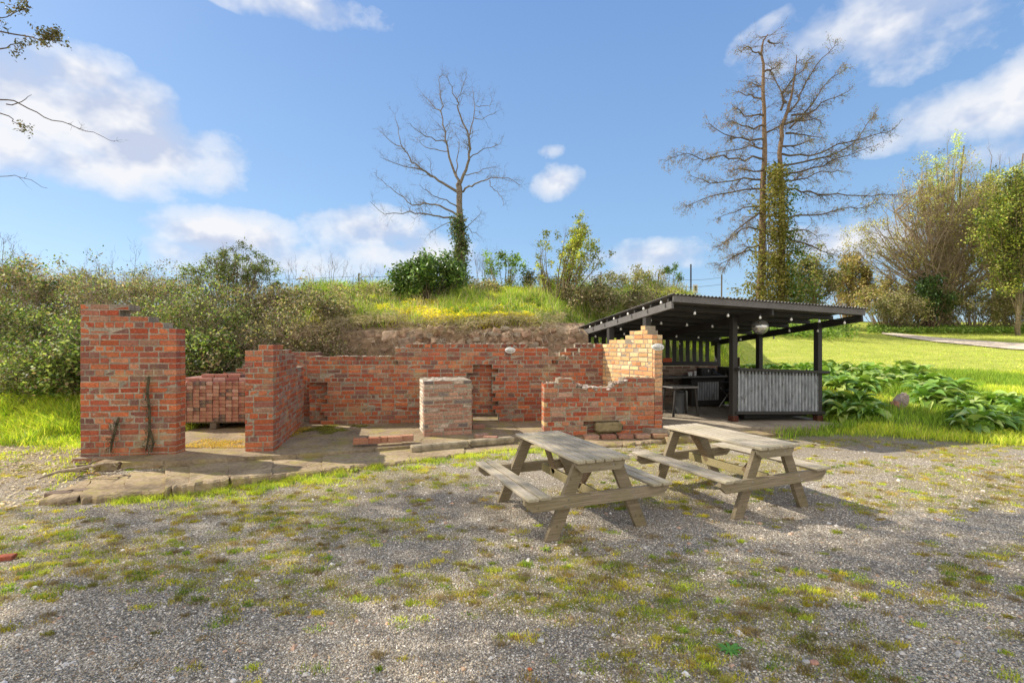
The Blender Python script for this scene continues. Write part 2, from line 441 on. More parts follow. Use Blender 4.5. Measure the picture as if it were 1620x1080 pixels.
# front concrete strip
def xy(v): return (v.x, v.y)
strip = [xy(G(62, 780, .05)), xy(G(190, 772, .05)), xy(G(300, 764, .05)), xy(G(430, 749, .05)), xy(G(600, 733, .05)), xy(G(720, 718, .05)), xy(G(820, 706, .05)), xy(G(960, 704, .05)), xy(G(1062, 694, .05)),
         xy(G(1075, 676, .05)), xy(G(1040, 683, .05)), xy(G(860, 692, .05)), xy(G(700, 706, .05)), xy(G(500, 722, .05)), xy(G(290, 735, .05)), xy(G(135, 745, .05))]
def broken_slabs():
    fr_ = [(58, 782), (120, 779), (190, 774), (262, 769), (300, 765), (362, 757), (430, 750), (510, 742), (600, 733), (668, 726), (735, 717), (820, 707), (900, 706), (985, 703), (1062, 694)]
    bk_ = [(128, 752), (150, 745), (205, 741), (262, 738), (300, 735), (362, 731), (430, 727), (510, 721), (600, 714), (668, 708), (735, 703), (820, 696), (900, 690), (985, 686), (1072, 677)]
    mb = MB(); rr_ = random.Random(5)
    for i in range(len(fr_)-1):
        dz = (-.07*max(0, (4-i)/4)+(.0, .004)[i % 2]+(-.014 if i in (1, 2, 6, 10, 11) else 0)); tl = 0
        a, b = Vector(xy(G(*fr_[i], .05))), Vector(xy(G(*fr_[i+1], .05))); c, d = Vector(xy(G(*bk_[i+1], .05))), Vector(xy(G(*bk_[i], .05)))
        poly = []
        for p, q, k, jr in ((a, b, 9, .04), (b, c, 6, .02 if i in (0, 1, 5, 9) else .004), (c, d, 6, .012), (d, a, 6, .02 if i in (1, 2, 6, 10) else .004)):
            for j in range(k):
                v = p.lerp(q, j/k); poly.append(v+Vector((rr_.uniform(-jr, jr)*.6, rr_.uniform(-jr, jr))))
        cen = sum(poly, Vector((0, 0)))/len(poly); g_ = 1.0
        poly = [cen+(v-cen)*g_ for v in poly]; m = len(poly)
        top = [(v.x, v.y, .05+dz+tl*(v.x-cen.x)*3-(.018 if j < 9 else 0)) for j, v in enumerate(poly)]
        inn = [cen+(v-cen)*.93 for v in poly]; it = [(v.x, v.y, .052+dz+tl*(v.x-cen.x)*3+rr_.uniform(-.002, .002)) for v in inn]
        bot = [(v.x+rr_.uniform(-.015, .015), v.y+rr_.uniform(-.03, .01), -.16) for v in poly]
        ctr = [(cen.x, cen.y, .053+dz)]
        mb.add(top+it+bot+ctr, [(j, (j+1) % m, (j+1) % m+m, j+m) for j in range(m)]+[(j+m, (j+1) % m+m, 3*m) for j in range(m)]+[(j, j+2*m, (j+1) % m+2*m, (j+1) % m) for j in range(m)])
    setp(mb.build('path', M['slab']), 'cracked mossy concrete strip along the front of the ruin', None, None, 'structure')
broken_slabs()
fl = [xy(G(150, 732, .09)), xy(G(290, 729, .09)), xy(G(500, 716, .09)), xy(G(700, 701, .09)), xy(G(860, 688, .09)), xy(G(1040, 680, .09)), (2.3, 10.6), (-5.9, 10.0)]
sheet('ruin_floor', fl, .09, .16, M['floor'], label='worn concrete floor inside the ruin', rough=.012)

# ------------------------------------------------------------------ brick walls
REDS = [(.46, .125, .055), (.50, .145, .062), (.42, .105, .050), (.53, .165, .07), (.38, .10, .055), (.43, .13, .07), (.28, .11, .08), (.33, .13, .085), (.46, .20, .11), (.40, .09, .045), (.48, .135, .06), (.44, .15, .075), (.22, .11, .085), (.36, .20, .13)]
BUFFS = [(.78, .50, .24), (.82, .56, .29), (.74, .46, .21), (.85, .62, .35), (.72, .42, .19), (.62, .29, .13)]
GREYR = [(.40, .21, .145), (.43, .24, .165), (.37, .18, .125), (.47, .28, .20), (.20, .16, .145), (.36, .17, .115), (.50, .38, .3), (.39, .23, .17)]
MORT = (.36, .305, .23)
class Wall:
    def __init__(s, p0, yaw, seed):
        s.o = Vector(p0); s.e = Vector((math.cos(R(yaw)), math.sin(R(yaw)), 0)); s.n = Vector((-s.e.y, s.e.x, 0)); s.mb = MB(); s.r = random.Random(seed)
        s.M = Matrix((s.e, s.n, Vector((0, 0, 1)))).transposed()
    def pt(s, u, v, z): return s.o+s.e*u+s.n*v+Vector((0, 0, z))
    def brick(s, u0, u1, v0, v1, z0, z1, col):
        r = s.r
        g = .0058
        c = s.pt((u0+u1)/2, (v0+v1)/2+r.uniform(-.0035, .0035), (z0+z1)/2)
        rot = s.M @ Matrix.Rotation(r.uniform(-.012, .012), 3, 'Y') @ Matrix.Rotation(r.uniform(-.015, .015), 3, 'Z')
        k = r.uniform(.8, 1.18)
        s.mb.bbox(c, (u1-u0-2*g, v1-v0, z1-z0-2*g+.001), rot, tuple(x*k for x in col), r.uniform(.003, .008), .0042)
    def run(s, L_, t, top, c=.08, bl=.245, pal=REDS, occ=None, z0=0.0, palf=None, miss=.0, wythes=None, proj=None, wob=0.0):
        """courses of stretchers and headers from u=0..L_"""
        r = s.r; i = 0; zmax = max(top(u*L_/60) for u in range(61))
        nw = 1 if t < .16 else 2
        while z0+(i+.6)*c < zmax:
            z = z0+i*c
            hdr = (i % 4 == 2) and nw == 2
            flem = not hdr
            u = 0.0
            st = -(bl/2)*(i % 2) if not hdr else -(bl/4)
            u = st; k = 0
            while u < L_-.01:
                w = bl/2 if hdr else (bl if not (nw == 2 and r.random() < .22) else bl/2)
                u0 = max(0, u); u1 = min(L_, u+w)
                u += w; k += 1
                if u1-u0 < .03: continue
                if L_-u1 < .07: u1 = L_; u = L_+1
                uc = (u0+u1)/2
                full = abs(w-bl/2) < 1e-4 and nw == 2
                for wy in ([0] if (full or nw == 1) else [0, 1]):
                    v0, v1 = (0, t) if (full or nw == 1) else (wy*t/2+.004*wy, (wy+1)*t/2)
                    if z+c*.62 > top(uc): continue
                    if occ and not occ(uc, z+c/2, wy if not full else -1): 
                        if full and occ(uc, z+c/2, 1): v0 = t/2
                        else: continue
                    if r.random() < miss and z > zmax*.3: continue
                    pp = palf(uc, z, wy) if palf else pal
                    s.brick(u0, u1, v0, v1, z, z+c, r.choice(pp))
                    m = .0055
                    mu0 = u0 if u0 > 0.001 else .011; mu1 = u1 if u1 < L_-.001 else L_-.011
                    s.mb.box(s.pt((mu0+mu1)/2, (v0+v1)/2, z+c/2-.004), (mu1-mu0, (v1-v0)-2*m, c), s.M, (lambda q: tuple(x*q for x in MORT))(r.uniform(.75, 1.15)))
            i += 1
def steps(pts):
    """piecewise linear top profile"""
    xs = [p[0] for p in pts]; zs = [p[1] for p in pts]
    return lambda u: float(np.interp(u, xs, zs))
FZ = .085
def top_rubble(w, u0, u1, t, topf, n, seed, c=.0805, cols=((.44, .37, .29), (.40, .17, .10), (.34, .28, .22), (.5, .43, .34))):
    rr_ = random.Random(seed)
    for i in range(n):
        u = rr_.uniform(u0, u1); z = topf(u); z = math.floor((z+.38*c)/c)*c
        lump(w.mb, w.pt(u, rr_.uniform(.02, t-.02), z+.002), rr_.uniform(.008, .03), (1.4, 1.1, .55), rr_.choice(cols), .35, 6, i+seed*100)
# pier 1 : broken end pier at the far left
def lump(mb, c, r, sq=(1, 1, 1), col=(.4, .35, .28), rough=.25, n=8, seed=0):
    rr = random.Random(seed); V = []; k = 6
    for i in range(k+1):
        th = math.pi*i/k
        for j in range(n):
            ph = 2*math.pi*j/n; q = r*(1+rr.uniform(-rough, rough))
            V.append((c[0]+q*sq[0]*math.sin(th)*math.cos(ph), c[1]+q*sq[1]*math.sin(th)*math.sin(ph), c[2]+q*sq[2]*math.cos(th)))
    fs = [(i*n+j, (i+1)*n+j, (i+1)*n+(j+1) % n, i*n+(j+1) % n) for i in range(k) for j in range(n)]
    mb.add(V, fs, col)
def wallobj(w, name, mat, label, cat='wall', group=None):
    o = w.mb.build(name, mat)
    o.location = w.o; 
    me = o.data; co = np.empty(len(me.vertices)*3, np.float32); me.vertices.foreach_get('co', co)
    co = co.reshape(-1, 3)-np.array(w.o, np.float32); me.vertices.foreach_set('co', co.ravel()); me.update()
    setp(o, label, cat, group); return o
w = Wall((-5.86, 6.68, FZ-.05), 6, 11)
w.run(1.235, .24, steps([(0, 2.11), (.22, 2.11), (.34, 2.09), (.58, 2.09), (.60, 1.93), (.98, 1.93), (1.0, 1.87), (1.14, 1.85), (1.16, 1.78), (1.20, 1.78), (1.235, 1.72)]), c=.0815, bl=.25)
pier = wallobj(w, 'brick_pier', M['brick'], 'tall broken red brick pier at the left end with dead ivy on it', 'pier')
w = Wall((-5.90, 6.60, .0), 6, 12)
w.run(1.31, .30, lambda u: .13, c=.0815, bl=.26, pal=GREYR)
o = wallobj(w, 'plinth', M['brick'], 'x'); del o['label'], o['category']; o.parent = pier; o.location = o.location-pier.location
# dead ivy on pier
def ivy_strand(mb, pts, r, n, spread, col):
    for i in range(len(pts)-1):
        a = pts[i]; b = pts[i+1]
        for k in range(n):
            p = a.lerp(b, random.random())+Vector((random.gauss(0, spread), random.uniform(-.05, -.005), random.gauss(0, spread*.6)))
            q = p+Vector((random.gauss(0, .035), random.uniform(-.015, .012), random.gauss(0, .035)))
            mb.tube([p, (p+q)/2+Vector((0, -.01, 0)), q], [r, r*.8, r*.4], 3, col)
    mb.tube(pts, [.016]*(len(pts)-1)+[.008], 5, col)
def pierpt(px, py): 
    d = 6.66+(px-128)/160*.13; p = P(px, py, d); p.y -= .012; return p
for strand, n, sp in (([(237, 595), (234, 620), (238, 650), (237, 685), (232, 712)], 26, .022), ([(238, 680), (244, 700), (240, 715)], 20, .025),
                  ([(189, 660), (184, 678), (178, 700), (176, 715)], 22, .03)):
    mb = MB(); ivy_strand(mb, [pierpt(*q) for q in strand], .0045, n, sp, (.10, .085, .05))
    o = mb.build('dead_ivy', M['bark']); 
    setp(o, {26: 'longest dry ivy stem climbing the front of the left brick pier', 20: 'short dry ivy tail hanging at the foot of the longest ivy stem', 22: 'short matted dry ivy near the left foot of the brick pier'}[n], 'ivy')
# pier 2
w = Wall((-3.79, 6.98, FZ-.03), 6, 13)
w.run(.40, .24, steps([(0, 1.44), (.12, 1.44), (.14, 1.53), (.4, 1.53)]), c=.0815, bl=.25)
pier2 = wallobj(w, 'brick_pier', M['brick'], 'narrow red brick pier right of the doorway', 'pier')
# side wall running back from pier 2
w = Wall((-3.36, 7.27, FZ-.03), 180-68, 14)
w2 = Wall((-3.405+.02-.022, 7.04+.09, FZ-.03), 103.5, 14)
w2.run(2.27, .23, steps([(0, 1.53), (.35, 1.55), (.5, 1.50), (1.1, 1.46), (1.45, 1.3), (1.6, 1.28), (1.62, 1.12), (2.36, 1.12)]), c=.0815, bl=.25, pal=REDS[:6]+GREYR[:3])
top_rubble(w2, .1, 2.2, .2, steps([(0, 1.53), (.35, 1.55), (.5, 1.50), (1.1, 1.46), (1.45, 1.3), (1.6, 1.28), (1.62, 1.12), (2.36, 1.12)]), 60, 5)
wallobj(w2, 'side_wall', M['brick'], 'red brick side wall running back from the narrow pier beside the doorway')
# back wall
def bw_top(u):
    # px -> u handled with interpolation in u ; wall from X=-3.87 to 1.88
    return _bt(u)
BY0 = 9.3; byaw = math.degrees(math.atan2(.6, 5.75))
e = Vector((math.cos(R(byaw)), math.sin(R(byaw)))); 
def u_of(px):
    k = (px-CX)/F; return (k*BY0+3.87)/(e.x-k*e.y)
def z_of(py, u): return HC-(py-HY)/F*(BY0+e.y*u)-FZ
BL = u_of(962)+.02
def prof(lst): return steps([(u_of(a), z_of(b, u_of(a))) for a, b in lst])
t_front = prof([(480, 575), (627, 575), (628, 551), (640, 550), (650, 546), (668, 548), (672, 543), (690, 546), (865, 547), (866, 560), (874, 572), (885, 573), (886, 568), (897, 562), (898, 557), (915, 553), (916, 546), (962, 543)])
t_back = prof([(480, 562), (627, 562), (628, 550), (650, 545), (690, 544), (800, 544), (865, 548), (875, 571), (886, 566), (898, 555), (916, 545), (962, 542)])
ua, ub, uc_, ud = u_of(515), u_of(747), u_of(781), u_of(485)
zb = z_of(605, ua); zn1 = z_of(575, ub); zn2 = z_of(652, ub)
def bocc(u, z, wy):
    if wy in (0, -1):
        if z > t_front(u)-.03: return False
        if u < ua and z < zb: return False
        if ub < u < uc_ and z < zn1: return False
    if ub+.02 < u < uc_-.02 and z < .18: return False
    return True
w = Wall((-3.87, BY0, FZ), byaw, 15)
w.run(BL, .26, t_back, c=.0805, bl=.25, occ=bocc)
w.run(BL-u_of(476)+0, .10, lambda u: .02, c=.08)
top_rubble(w, 0, BL, .24, t_back, 150, 3)
wallobj(w, 'back_wall', M['brick'], 'long red brick back wall of the ruin with stepped top and chimney recess')
# right buff wall going back, and its front pier
bx0 = Vector((2.44, 8.56, FZ)); bx1 = Vector((-3.87+e.x*(BL-.14), BY0+e.y*(BL-.14), FZ))
dv = bx1-bx0; byw = math.degrees(math.atan2(dv.y, dv.x)); LB = dv.length
w = Wall(bx0, byw, 16)
def zb_of(py, t): return HC-(py-HY)/F*(8.56+dv.y*t/LB)-FZ
tb = steps([(0, zb_of(541, 0)), (.06, zb_of(540, .06)), (.07, zb_of(523, .1)), (.2, zb_of(517, .2)), (.5, zb_of(520, .5)), (.55, zb_of(524, .5)), (.8, zb_of(530, .8)), (.85, zb_of(533, .8)), (1.1, zb_of(537, 1.1)), (LB, zb_of(543, LB))])
# visible (left) face is the wall's v=+ side: shift so that face is on the line
w.o = Vector(bx0)-w.n*.235
w.run(LB, .235, tb, c=.0805, bl=.25, pal=BUFFS, palf=lambda u, z, wy: (REDS if (u < .13 and z < .78) else BUFFS))
wallobj(w, 'side_wall', M['buff'], 'sunlit buff brick side wall with stepped top at the right end of the ruin')
# front low wall at the right
w = Wall((.53, 8.27, FZ-.02), 6.5, 17)
LW = 1.93
def ur(px):
    k = (px-CX)/F; ee = (math.cos(R(6.5)), math.sin(R(6.5))); return (k*8.27-.53)/(ee[0]-k*ee[1])
def zr(py, u): return HC-(py-HY)/F*(8.27+math.sin(R(6.5))*u)-FZ+.02
tw = steps([(ur(a), zr(b, ur(a))) for a, b in [(858, 602), (898, 601), (905, 607), (920, 610), (948, 615), (960, 616), (968, 611), (975, 604), (990, 602), (998, 596), (1033, 595)]])
def wocc(u, z, wy):
    if ur(928) < u < ur(980) and zr(693, u) < z < zr(664, u): return wy == 1
    return True
w.run(ur(1036), .25, tw, c=.0805, bl=.25, occ=wocc, palf=lambda u, z, wy: (BUFFS[:5]+REDS[:1] if (u < .06) else REDS+GREYR[:4]))
# red pier foot below the lamp
wr = Wall((w.pt(ur(1035), 0, 0)), 6.5, 18)
wr.run(.15, .12, lambda u: zr(541, 1.9), c=.0805, bl=.25, palf=lambda u, z, wy: (REDS if z < .72 else [(.62, .34, .18), (.68, .42, .22), (.55, .28, .15)]))
top_rubble(w, 0, LW, .24, tw, 60, 4)
lowwall = wallobj(w, 'front_wall', M['brick'], 'low front brick wall on the right with a crumbled dip and a stone in its hollow')
o = wallobj(wr, 'end_pier', M['brick'], 'x'); del o['label'], o['category']; o.parent = lowwall; o.location = o.location-lowwall.location
# crumbled mortar lumps in the dip & stone in hollow
mb = MB()
for i in range(60):
    px = random.uniform(905, 992); py = np.interp(px, [905, 925, 958, 975, 992], [607, 611, 616, 606, 600])
    p = P(px, py+random.uniform(-1, 3), 8.40+random.uniform(-.05, .1)); lump(mb, p, random.uniform(.015, .045), (1.4, 1, .6), random.choice([(.5, .42, .36), (.35, .27, .22), (.55, .48, .42)]), .3, 6, i)
o = mb.build('mortar_rubble', M['stone']); o.parent = lowwall; o.location = -lowwall.location; 
mb = MB(); mb.bbox(P(962, 675, 8.42), (.46, .16, .17), Matrix.Rotation(R(6), 3, 'Z'), (.30, .24, .13), .03)
setp(mb.build('stone_block', M['stone']), 'pale rough stone block lying in the hollow of the low front brick wall', 'stone')
mb = MB()
for k in range(5):
    mb.bbox(P(935+k*27, 691-k*.6, 8.12), (.24, .14, .07), Matrix.Rotation(R(6+random.uniform(-3, 3)), 3, 'Z'), random.choice(GREYR), .008)
setp(mb.build('brick_edging', M['brick']), 'row of weathered bricks edging the foot of the low front wall', 'edging')
# centre pillar
w = Wall((-1.455, 8.12, FZ), 16, 19)
w.run(.80, .80*.98, lambda u: 1.085, c=.0775, bl=.25, pal=GREYR) if False else None
hp = .92
w.run(.815, .24, lambda u: hp, c=.0655, bl=.33, pal=GREYR)
pil = w
rr = random.Random(4)
for i in range(int(hp/.0655)):     # side faces and back of the pillar
    z = i*.0655
    for vv in range(2):
        v0 = .24+vv*.27; v1 = v0+.27
        for (ua_, ub_) in ((0, .2), (.2, .6), (.6, .815)):
            pil.brick(ua_, ub_, v0, v1, z, z+.0655, rr.choice(GREYR) if ua_ > 0 else rr.choice([(.80, .70, .54), (.72, .58, .44), (.85, .78, .66)]))  # left side bricks cream: sunlit brightness put into their colour
            pil.mb.box(pil.pt((ua_+ub_)/2+(.004 if ua_ == 0 else (-.004 if ub_ > .8 else 0)), (v0+v1)/2-.003, z+.030), (ub_-ua_-(.012 if ua_ == 0 or ub_ > .8 else 0), v1-v0-.006, .0655), pil.M, MORT)
for i in range(26):
    lump(pil.mb, pil.pt(rr.uniform(.03, .78), rr.uniform(.03, .74), hp-.004), rr.uniform(.015, .04), (1.5, 1.2, .35), rr.choice([(.6, .53, .44), (.48, .40, .32), (.66, .6, .52)]), .3, 6, i)
wallobj(w, 'brick_pillar', M['brick'], 'squat freestanding pillar of thin brown bricks in front of the back wall', 'pillar')

# loose bricks
def brickobj(p, yaw, label, col, size=(.22, .105, .068), tilt=0, group=None):
    mb = MB(); mb.bbox((0, 0, size[2]/2), size, Matrix.Rotation(tilt, 3, 'Y'), col, .006)
    o = mb.build('loose_brick', M['brick']); o.location = p; o.rotation_euler = (0, 0, yaw); setp(o, label, 'brick', group); return o
LBK = [(571, 704, .24), (591, 703, .3), (606, 702, .1), (625, 701, .35), (643, 699, .2)]
names = ['loose brick at the left end of the row beside the pillar', 'second brick from the left in the row beside the pillar', 'short middle brick in the row left of the pillar', 'second brick from the right in the row left of the pillar', 'brick nearest the pillar in the row at the floor edge']
for (px, py, a), nm in zip(LBK, names):
    p = G(px, py, FZ+.02); brickobj((p.x, p.y, FZ+.04), R(12+random.uniform(-5, 5)), nm, random.choice([(.42, .19, .11), (.36, .15, .09), (.46, .24, .15)]), (.14 if px == 606 else .215, .11, .09))
for (px, py, yaw, nm) in [(762, 693, 40, 'brown brick lying at an angle just right of the pillar foot'), (776, 697, -10, 'dark brick in front of the angled one right of the pillar'), (757, 678, 10, 'mossy brick tucked behind the right foot of the pillar')]:
    p = G(px, py, FZ); brickobj((p.x, p.y, FZ+.005), R(yaw), nm, random.choice(GREYR[:4]))
for px, py, yaw, nm in [(95, 783, 12, 'grey brick half buried at the left end of the concrete strip'), (128, 779, 10, 'second grey half buried brick beside the left end of the strip')]:
    p = G(px, py, -.05); brickobj((p.x, p.y, -.06), R(yaw), nm, (.22, .16, .12), (.24, .11, .05))
# kerb pieces along ruin floor
mb = MB()
for a, b, zz in [((650, 712), (740, 704), .1), ((742, 703), (812, 697), .1)]:
    pa = G(*a, .07); pb = G(*b, .07); pa.z = pb.z = .09
    mb.beam(pa, pb, .16, .10, col=(.30, .25, .17), bev=.02)
setp(mb.build('stone_kerb', M['stone']), 'long worn kerb stones set on the concrete strip before the pillar', 'kerb')

# pallet with stacked bricks seen through the doorway
PZ = FZ+.01; pal = empty('pallet', (-6.02, 8.75, PZ), R(4)); setp(pal, 'wooden pallet holding the brick stack behind the doorway', 'pallet')
mb = MB()
for i in range(7): mb.bbox((.68, .07+i*.15, .115), (1.36, .10, .02), None, (1, 1, 1), .003)
mb.build('deck_boards', M['pallet'], pal)
for xx in (.06, .68, 1.30):
    mb = MB()
    for yy in (.07, .5, .95): mb.bbox((xx, yy, .062), (.11, .12, .082), None, (1, 1, 1), .004)
    mb.bbox((xx, .5, .0105), (.12, 1.02, .019), None, (1, 1, 1), .003)
    mb.build('runner', M['pallet'], pal)
STK = [(.42, .17, .13), (.48, .22, .17), (.36, .14, .115), (.52, .26, .2), (.30, .12, .10), (.16, .10, .10), (.58, .36, .30), (.45, .20, .15)]
variants = []
for i, c in enumerate(STK):
    mb = MB(); mb.bbox((0, 0, 0), (.106, .215, .062), None, c, .005); variants.append(mb)
ox, oy, orz = -6.02, 8.75, R(4)
ob = []
Mz = Matrix.Rotation(orz, 3, 'Z')
vo = [v.build('stacked_brick', M['brick']) for v in variants]
first = [True]*len(vo)
rowsn = 11
def put_brick(lx, ly, lz, yaw=0.0, lab='pinkish brick stacked end-on on the pallet behind the doorway', grp='bricks stacked on the pallet'):
    k = random.randrange(len(vo))
    o = vo[k] if first[k] else vo[k].copy()
    if first[k]: first[k] = False
    else: COL.objects.link(o)
    p = Mz @ Vector((lx, ly, lz)); o.location = (ox+p.x, oy+p.y, PZ+p.z); o.rotation_euler = (0, 0, orz+yaw+random.uniform(-.012, .012)); setp(o, lab, 'brick', grp)
for r_ in range(rowsn):
    for c_ in range(12):
        put_brick(.06+c_*.112+random.uniform(-.003, .003), .11+random.uniform(-.005, .005), .158+r_*.065)
for c_ in range(5):
    put_brick(.30+c_*.225, .12+random.uniform(-.02, .02), .158+rowsn*.065, math.pi/2, 'pale brick laid lengthwise in the top course of the pallet stack', 'bricks laid lengthwise on top of the stack')
for c_ in range(4):
    put_brick(.52+c_*.23, .2+random.uniform(-.02, .02), .158+(rowsn+1)*.065, math.pi/2, 'brick in the short loose row above the top course of the pallet stack', 'bricks in the loose top row')
mb = MB()
for r_ in range(rowsn+1):
    for c_ in range(5):
        for q in range(6):
            mb.bbox((.14+c_*.262, .27+q*.115, .158+r_*.065), (.215, .108, .062), None, random.choice(STK), .004)
o = mb.build('brick_pile', M['brick']); o.location = (ox, oy, PZ); o.rotation_euler = (0, 0, orz); setp(o, 'inner mass of bricks packed behind the front layer of the pallet stack', 'bricks', None, 'stuff')
# low wall behind pallet joining back wall
w = Wall((-6.1, 9.75, FZ), 2, 23)
w.run(2.25, .24, steps([(0, .9), (.5, .95), (.9, 1.15), (1.3, 1.3), (2.25, 1.42)]), c=.0805, bl=.25)
wallobj(w, 'rear_wall', M['brick'], 'red brick wall rising in broken steps behind the pallet of bricks')

# bulkhead lamps
def bulkhead(p, yaw, label):
    r = empty('bulkhead_lamp', p, yaw); setp(r, label, 'lamp', None)
    mb = MB(); V = []
    def oval(a, b, y, n=16): return [(a*math.cos(2*math.pi*j/n), y, b*math.sin(2*math.pi*j/n)) for j in range(n)]
    n = 16; rings = [oval(.105, .062, 0), oval(.105, .062, -.02), oval(.095, .055, -.03)]
    V = [v for rg in rings for v in rg]
    mb.add(V, [(i*n+j, i*n+(j+1) % n, (i+1)*n+(j+1) % n, (i+1)*n+j) for i in range(2) for j in range(n)]+[tuple(2*n+j for j in range(n))], (.75, .74, .70))
    mb.build('housing', M['plastic'], r)
    mb = MB(); rings = [oval(.075, .040, -.031), oval(.07, .037, -.05), oval(.04, .02, -.062)]
    V = [v for rg in rings for v in rg]
    mb.add(V, [(i*n+j, i*n+(j+1) % n, (i+1)*n+(j+1) % n, (i+1)*n+j) for i in range(2) for j in range(n)]+[tuple(2*n+j for j in range(n))], (.45, .45, .42))
    mb.build('lens', M['plastic'], r)
    mb = MB(); mb.tube([(-.1, -.032, .008), (-.05, -.06, .012), (.05, -.06, .012), (.1, -.032, .008)], .006, 5, (.7, .69, .65)); mb.tube([(.02, -.064, .055), (.02, -.066, 0), (.02, -.05, -.05)], .005, 5, (.7, .69, .65)); mb.build('guard', M['plastic'], r)
ul = u_of(807); pb = Vector((-3.87+e.x*ul+e.y*0, BY0+e.y*ul, 0)); z = HC-(554-HY)/F*pb.y
bulkhead((pb.x+.001, pb.y-.012, z), R(byaw), 'white oval bulkhead lamp high on the long back wall')
q = wr.pt(.06, 0, 0); zz = HC-(549-HY)/F*q.y
bulkhead((q.x, q.y-.012, zz), R(6.5), 'white oval bulkhead lamp near the top of the right end pier')

# ------------------------------------------------------------------ stone retaining wall
rs = random.Random(31)
nx, nz_ = 150, 44
gx = np.linspace(-5.2, 1.75, nx); gz = np.linspace(0, 1, nz_); XX, ZZ = np.meshgrid(gx, gz)
def facey(x, z): return 11.22+.10*z+.34*(fbm(x*1.6, z*2.2, 101, 4)-.5)+.10*(fbm(x*6, z*6, 103, 3)-.5)
topz = 2.13+.16*(fbm(gx*.9, gx*0, 105)-.5)
VZ = ZZ*topz[None, :]; VY = facey(XX, VZ)+.45*sm(.86, 1, ZZ)
mb = MB(); mb.add(np.stack([XX, VY, VZ], -1).reshape(-1, 3).tolist(), [(i*nx+j, i*nx+j+1, (i+1)*nx+j+1, (i+1)*nx+j) for i in range(nz_-1) for j in range(nx-1)], (.34, .25, .165))
setp(mb.build('earth_bank', M['stone'], None, True), 'raw brown earth face of the bank behind the ruin', None, None, 'structure')
mb = MB()
for k in range(190):
    x = rs.uniform(-3.6, 1.5); z = rs.uniform(.9, 2.0)
    if x < -2.4 and rs.random() < .4: continue
    sz = rs.uniform(.05, .13)*(1.5 if -2.9 < x < -1.6 and z > 1.5 else 1)
    cq = rs.choice([(.50, .36, .25), (.42, .28, .19), (.60, .45, .32), (.34, .25, .18), (.40, .34, .26)])
    rot = Matrix.Rotation(rs.uniform(-.35, .35), 3, 'Y') @ Matrix.Rotation(rs.uniform(-.5, .5), 3, 'Z') @ Matrix.Rotation(rs.uniform(-.3, .3), 3, 'X')
    mb.bbox((x, float(facey(x, z))+sz*.3, z), (sz*2.2, sz*1.6, sz*1.35), rot, cq, sz*.22, sz*.16)
setp(mb.build('stone_wall', M['stone']), 'remains of a rough brown stone wall sticking out of the earth bank', 'wall')
mb = MB()
for k in range(260):
    x = rs.uniform(-4.6, 1.5); z = rs.uniform(1.2, 2.15); p = Vector((x, float(facey(x, z))-.02, z)); dd = Vector((rs.uniform(-1, 1), -.25, -.6)).normalized(); q = [p]
    for j in range(4): dd = (dd+Vector((rs.gauss(0, .5), rs.gauss(0, .15), rs.gauss(-.1, .4)))).normalized(); q.append(q[-1]+dd*rs.uniform(.05, .14))
    mb.tube(q, [.008, .006, .005, .004, .002], 4, rs.choice([(.38, .3, .22), (.24, .18, .13), (.5, .42, .32)]), False)
setp(mb.build('bank_roots', M['bark']), 'bare roots trailing down the earth face behind the back wall', 'roots')

# ------------------------------------------------------------------ foliage tools
def unit(n):
    v = rng.normal(size=(n, 3)); return v/np.linalg.norm(v, axis=1, keepdims=True)
LG = 1.4
def leaves(cent, size, cols, up=.3, ar=.55, nrm=None):
    """rhombic leaves: returns quads, colours"""
    n = len(cent); nv = unit(n); nv[:, 2] = np.abs(nv[:, 2])+up; nv /= np.linalg.norm(nv, axis=1, keepdims=True)
    a = unit(n); a -= nv*np.sum(a*nv, 1, keepdims=True); a /= np.linalg.norm(a, axis=1, keepdims=True)
    b = np.cross(nv, a); s = (size*rng.uniform(.6, 1.3, n))[:, None]
    Q = np.stack([cent-a*s, cent+b*s*ar+nv*s*.12, cent+a*s, cent-b*s*ar+nv*s*.12], 1)
    ci = rng.integers(0, len(cols), n); C = np.array(cols)[ci]*rng.uniform(.7, 1.3, (n, 1))*LG
    return Q, C
def blades(X, Y, hgt, wid, cols, lean=.5, z=None):
    n = len(X); Z = H(X, Y) if z is None else z
    an = rng.uniform(0, 2*np.pi, n); la = rng.uniform(0, 2*np.pi, n); ln = hgt*lean*rng.uniform(.1, 1.2, n)
    h = hgt*rng.uniform(.5, 1.2, n); w = wid*rng.uniform(.6, 1.3, n)
    dx = np.cos(an)*w; dy = np.sin(an)*w
    b = np.stack([X, Y, Z-.01], 1); mid = np.stack([X+np.cos(la)*ln*.35, Y+np.sin(la)*ln*.35, Z+h*.62], 1)
    tip = np.stack([X+np.cos(la)*ln, Y+np.sin(la)*ln, Z+h], 1)
    d = np.stack([dx, dy, np.zeros(n)], 1)
    Q1 = np.stack([b-d, b+d, mid+d*.75, mid-d*.75], 1); Q2 = np.stack([mid-d*.75, mid+d*.75, tip+d*.08, tip-d*.08], 1)
    ci = rng.integers(0, len(cols), n); C = np.array(cols)[ci]*rng.uniform(.75, 1.35, (n, 1))*1.12
    return np.concatenate([Q1, Q2]), np.concatenate([C, C])
def stuff(name, Q, C, mat, label, kind='stuff'):
    o = MB().build(name, mat, None, False, (Q, C)); setp(o, label, None, None, kind); return o
def rnd(n, a, b): return rng.uniform(a, b, n)
def keep(X, Y, prob): k = rng.random(len(X)) < prob; return X[k], Y[k]

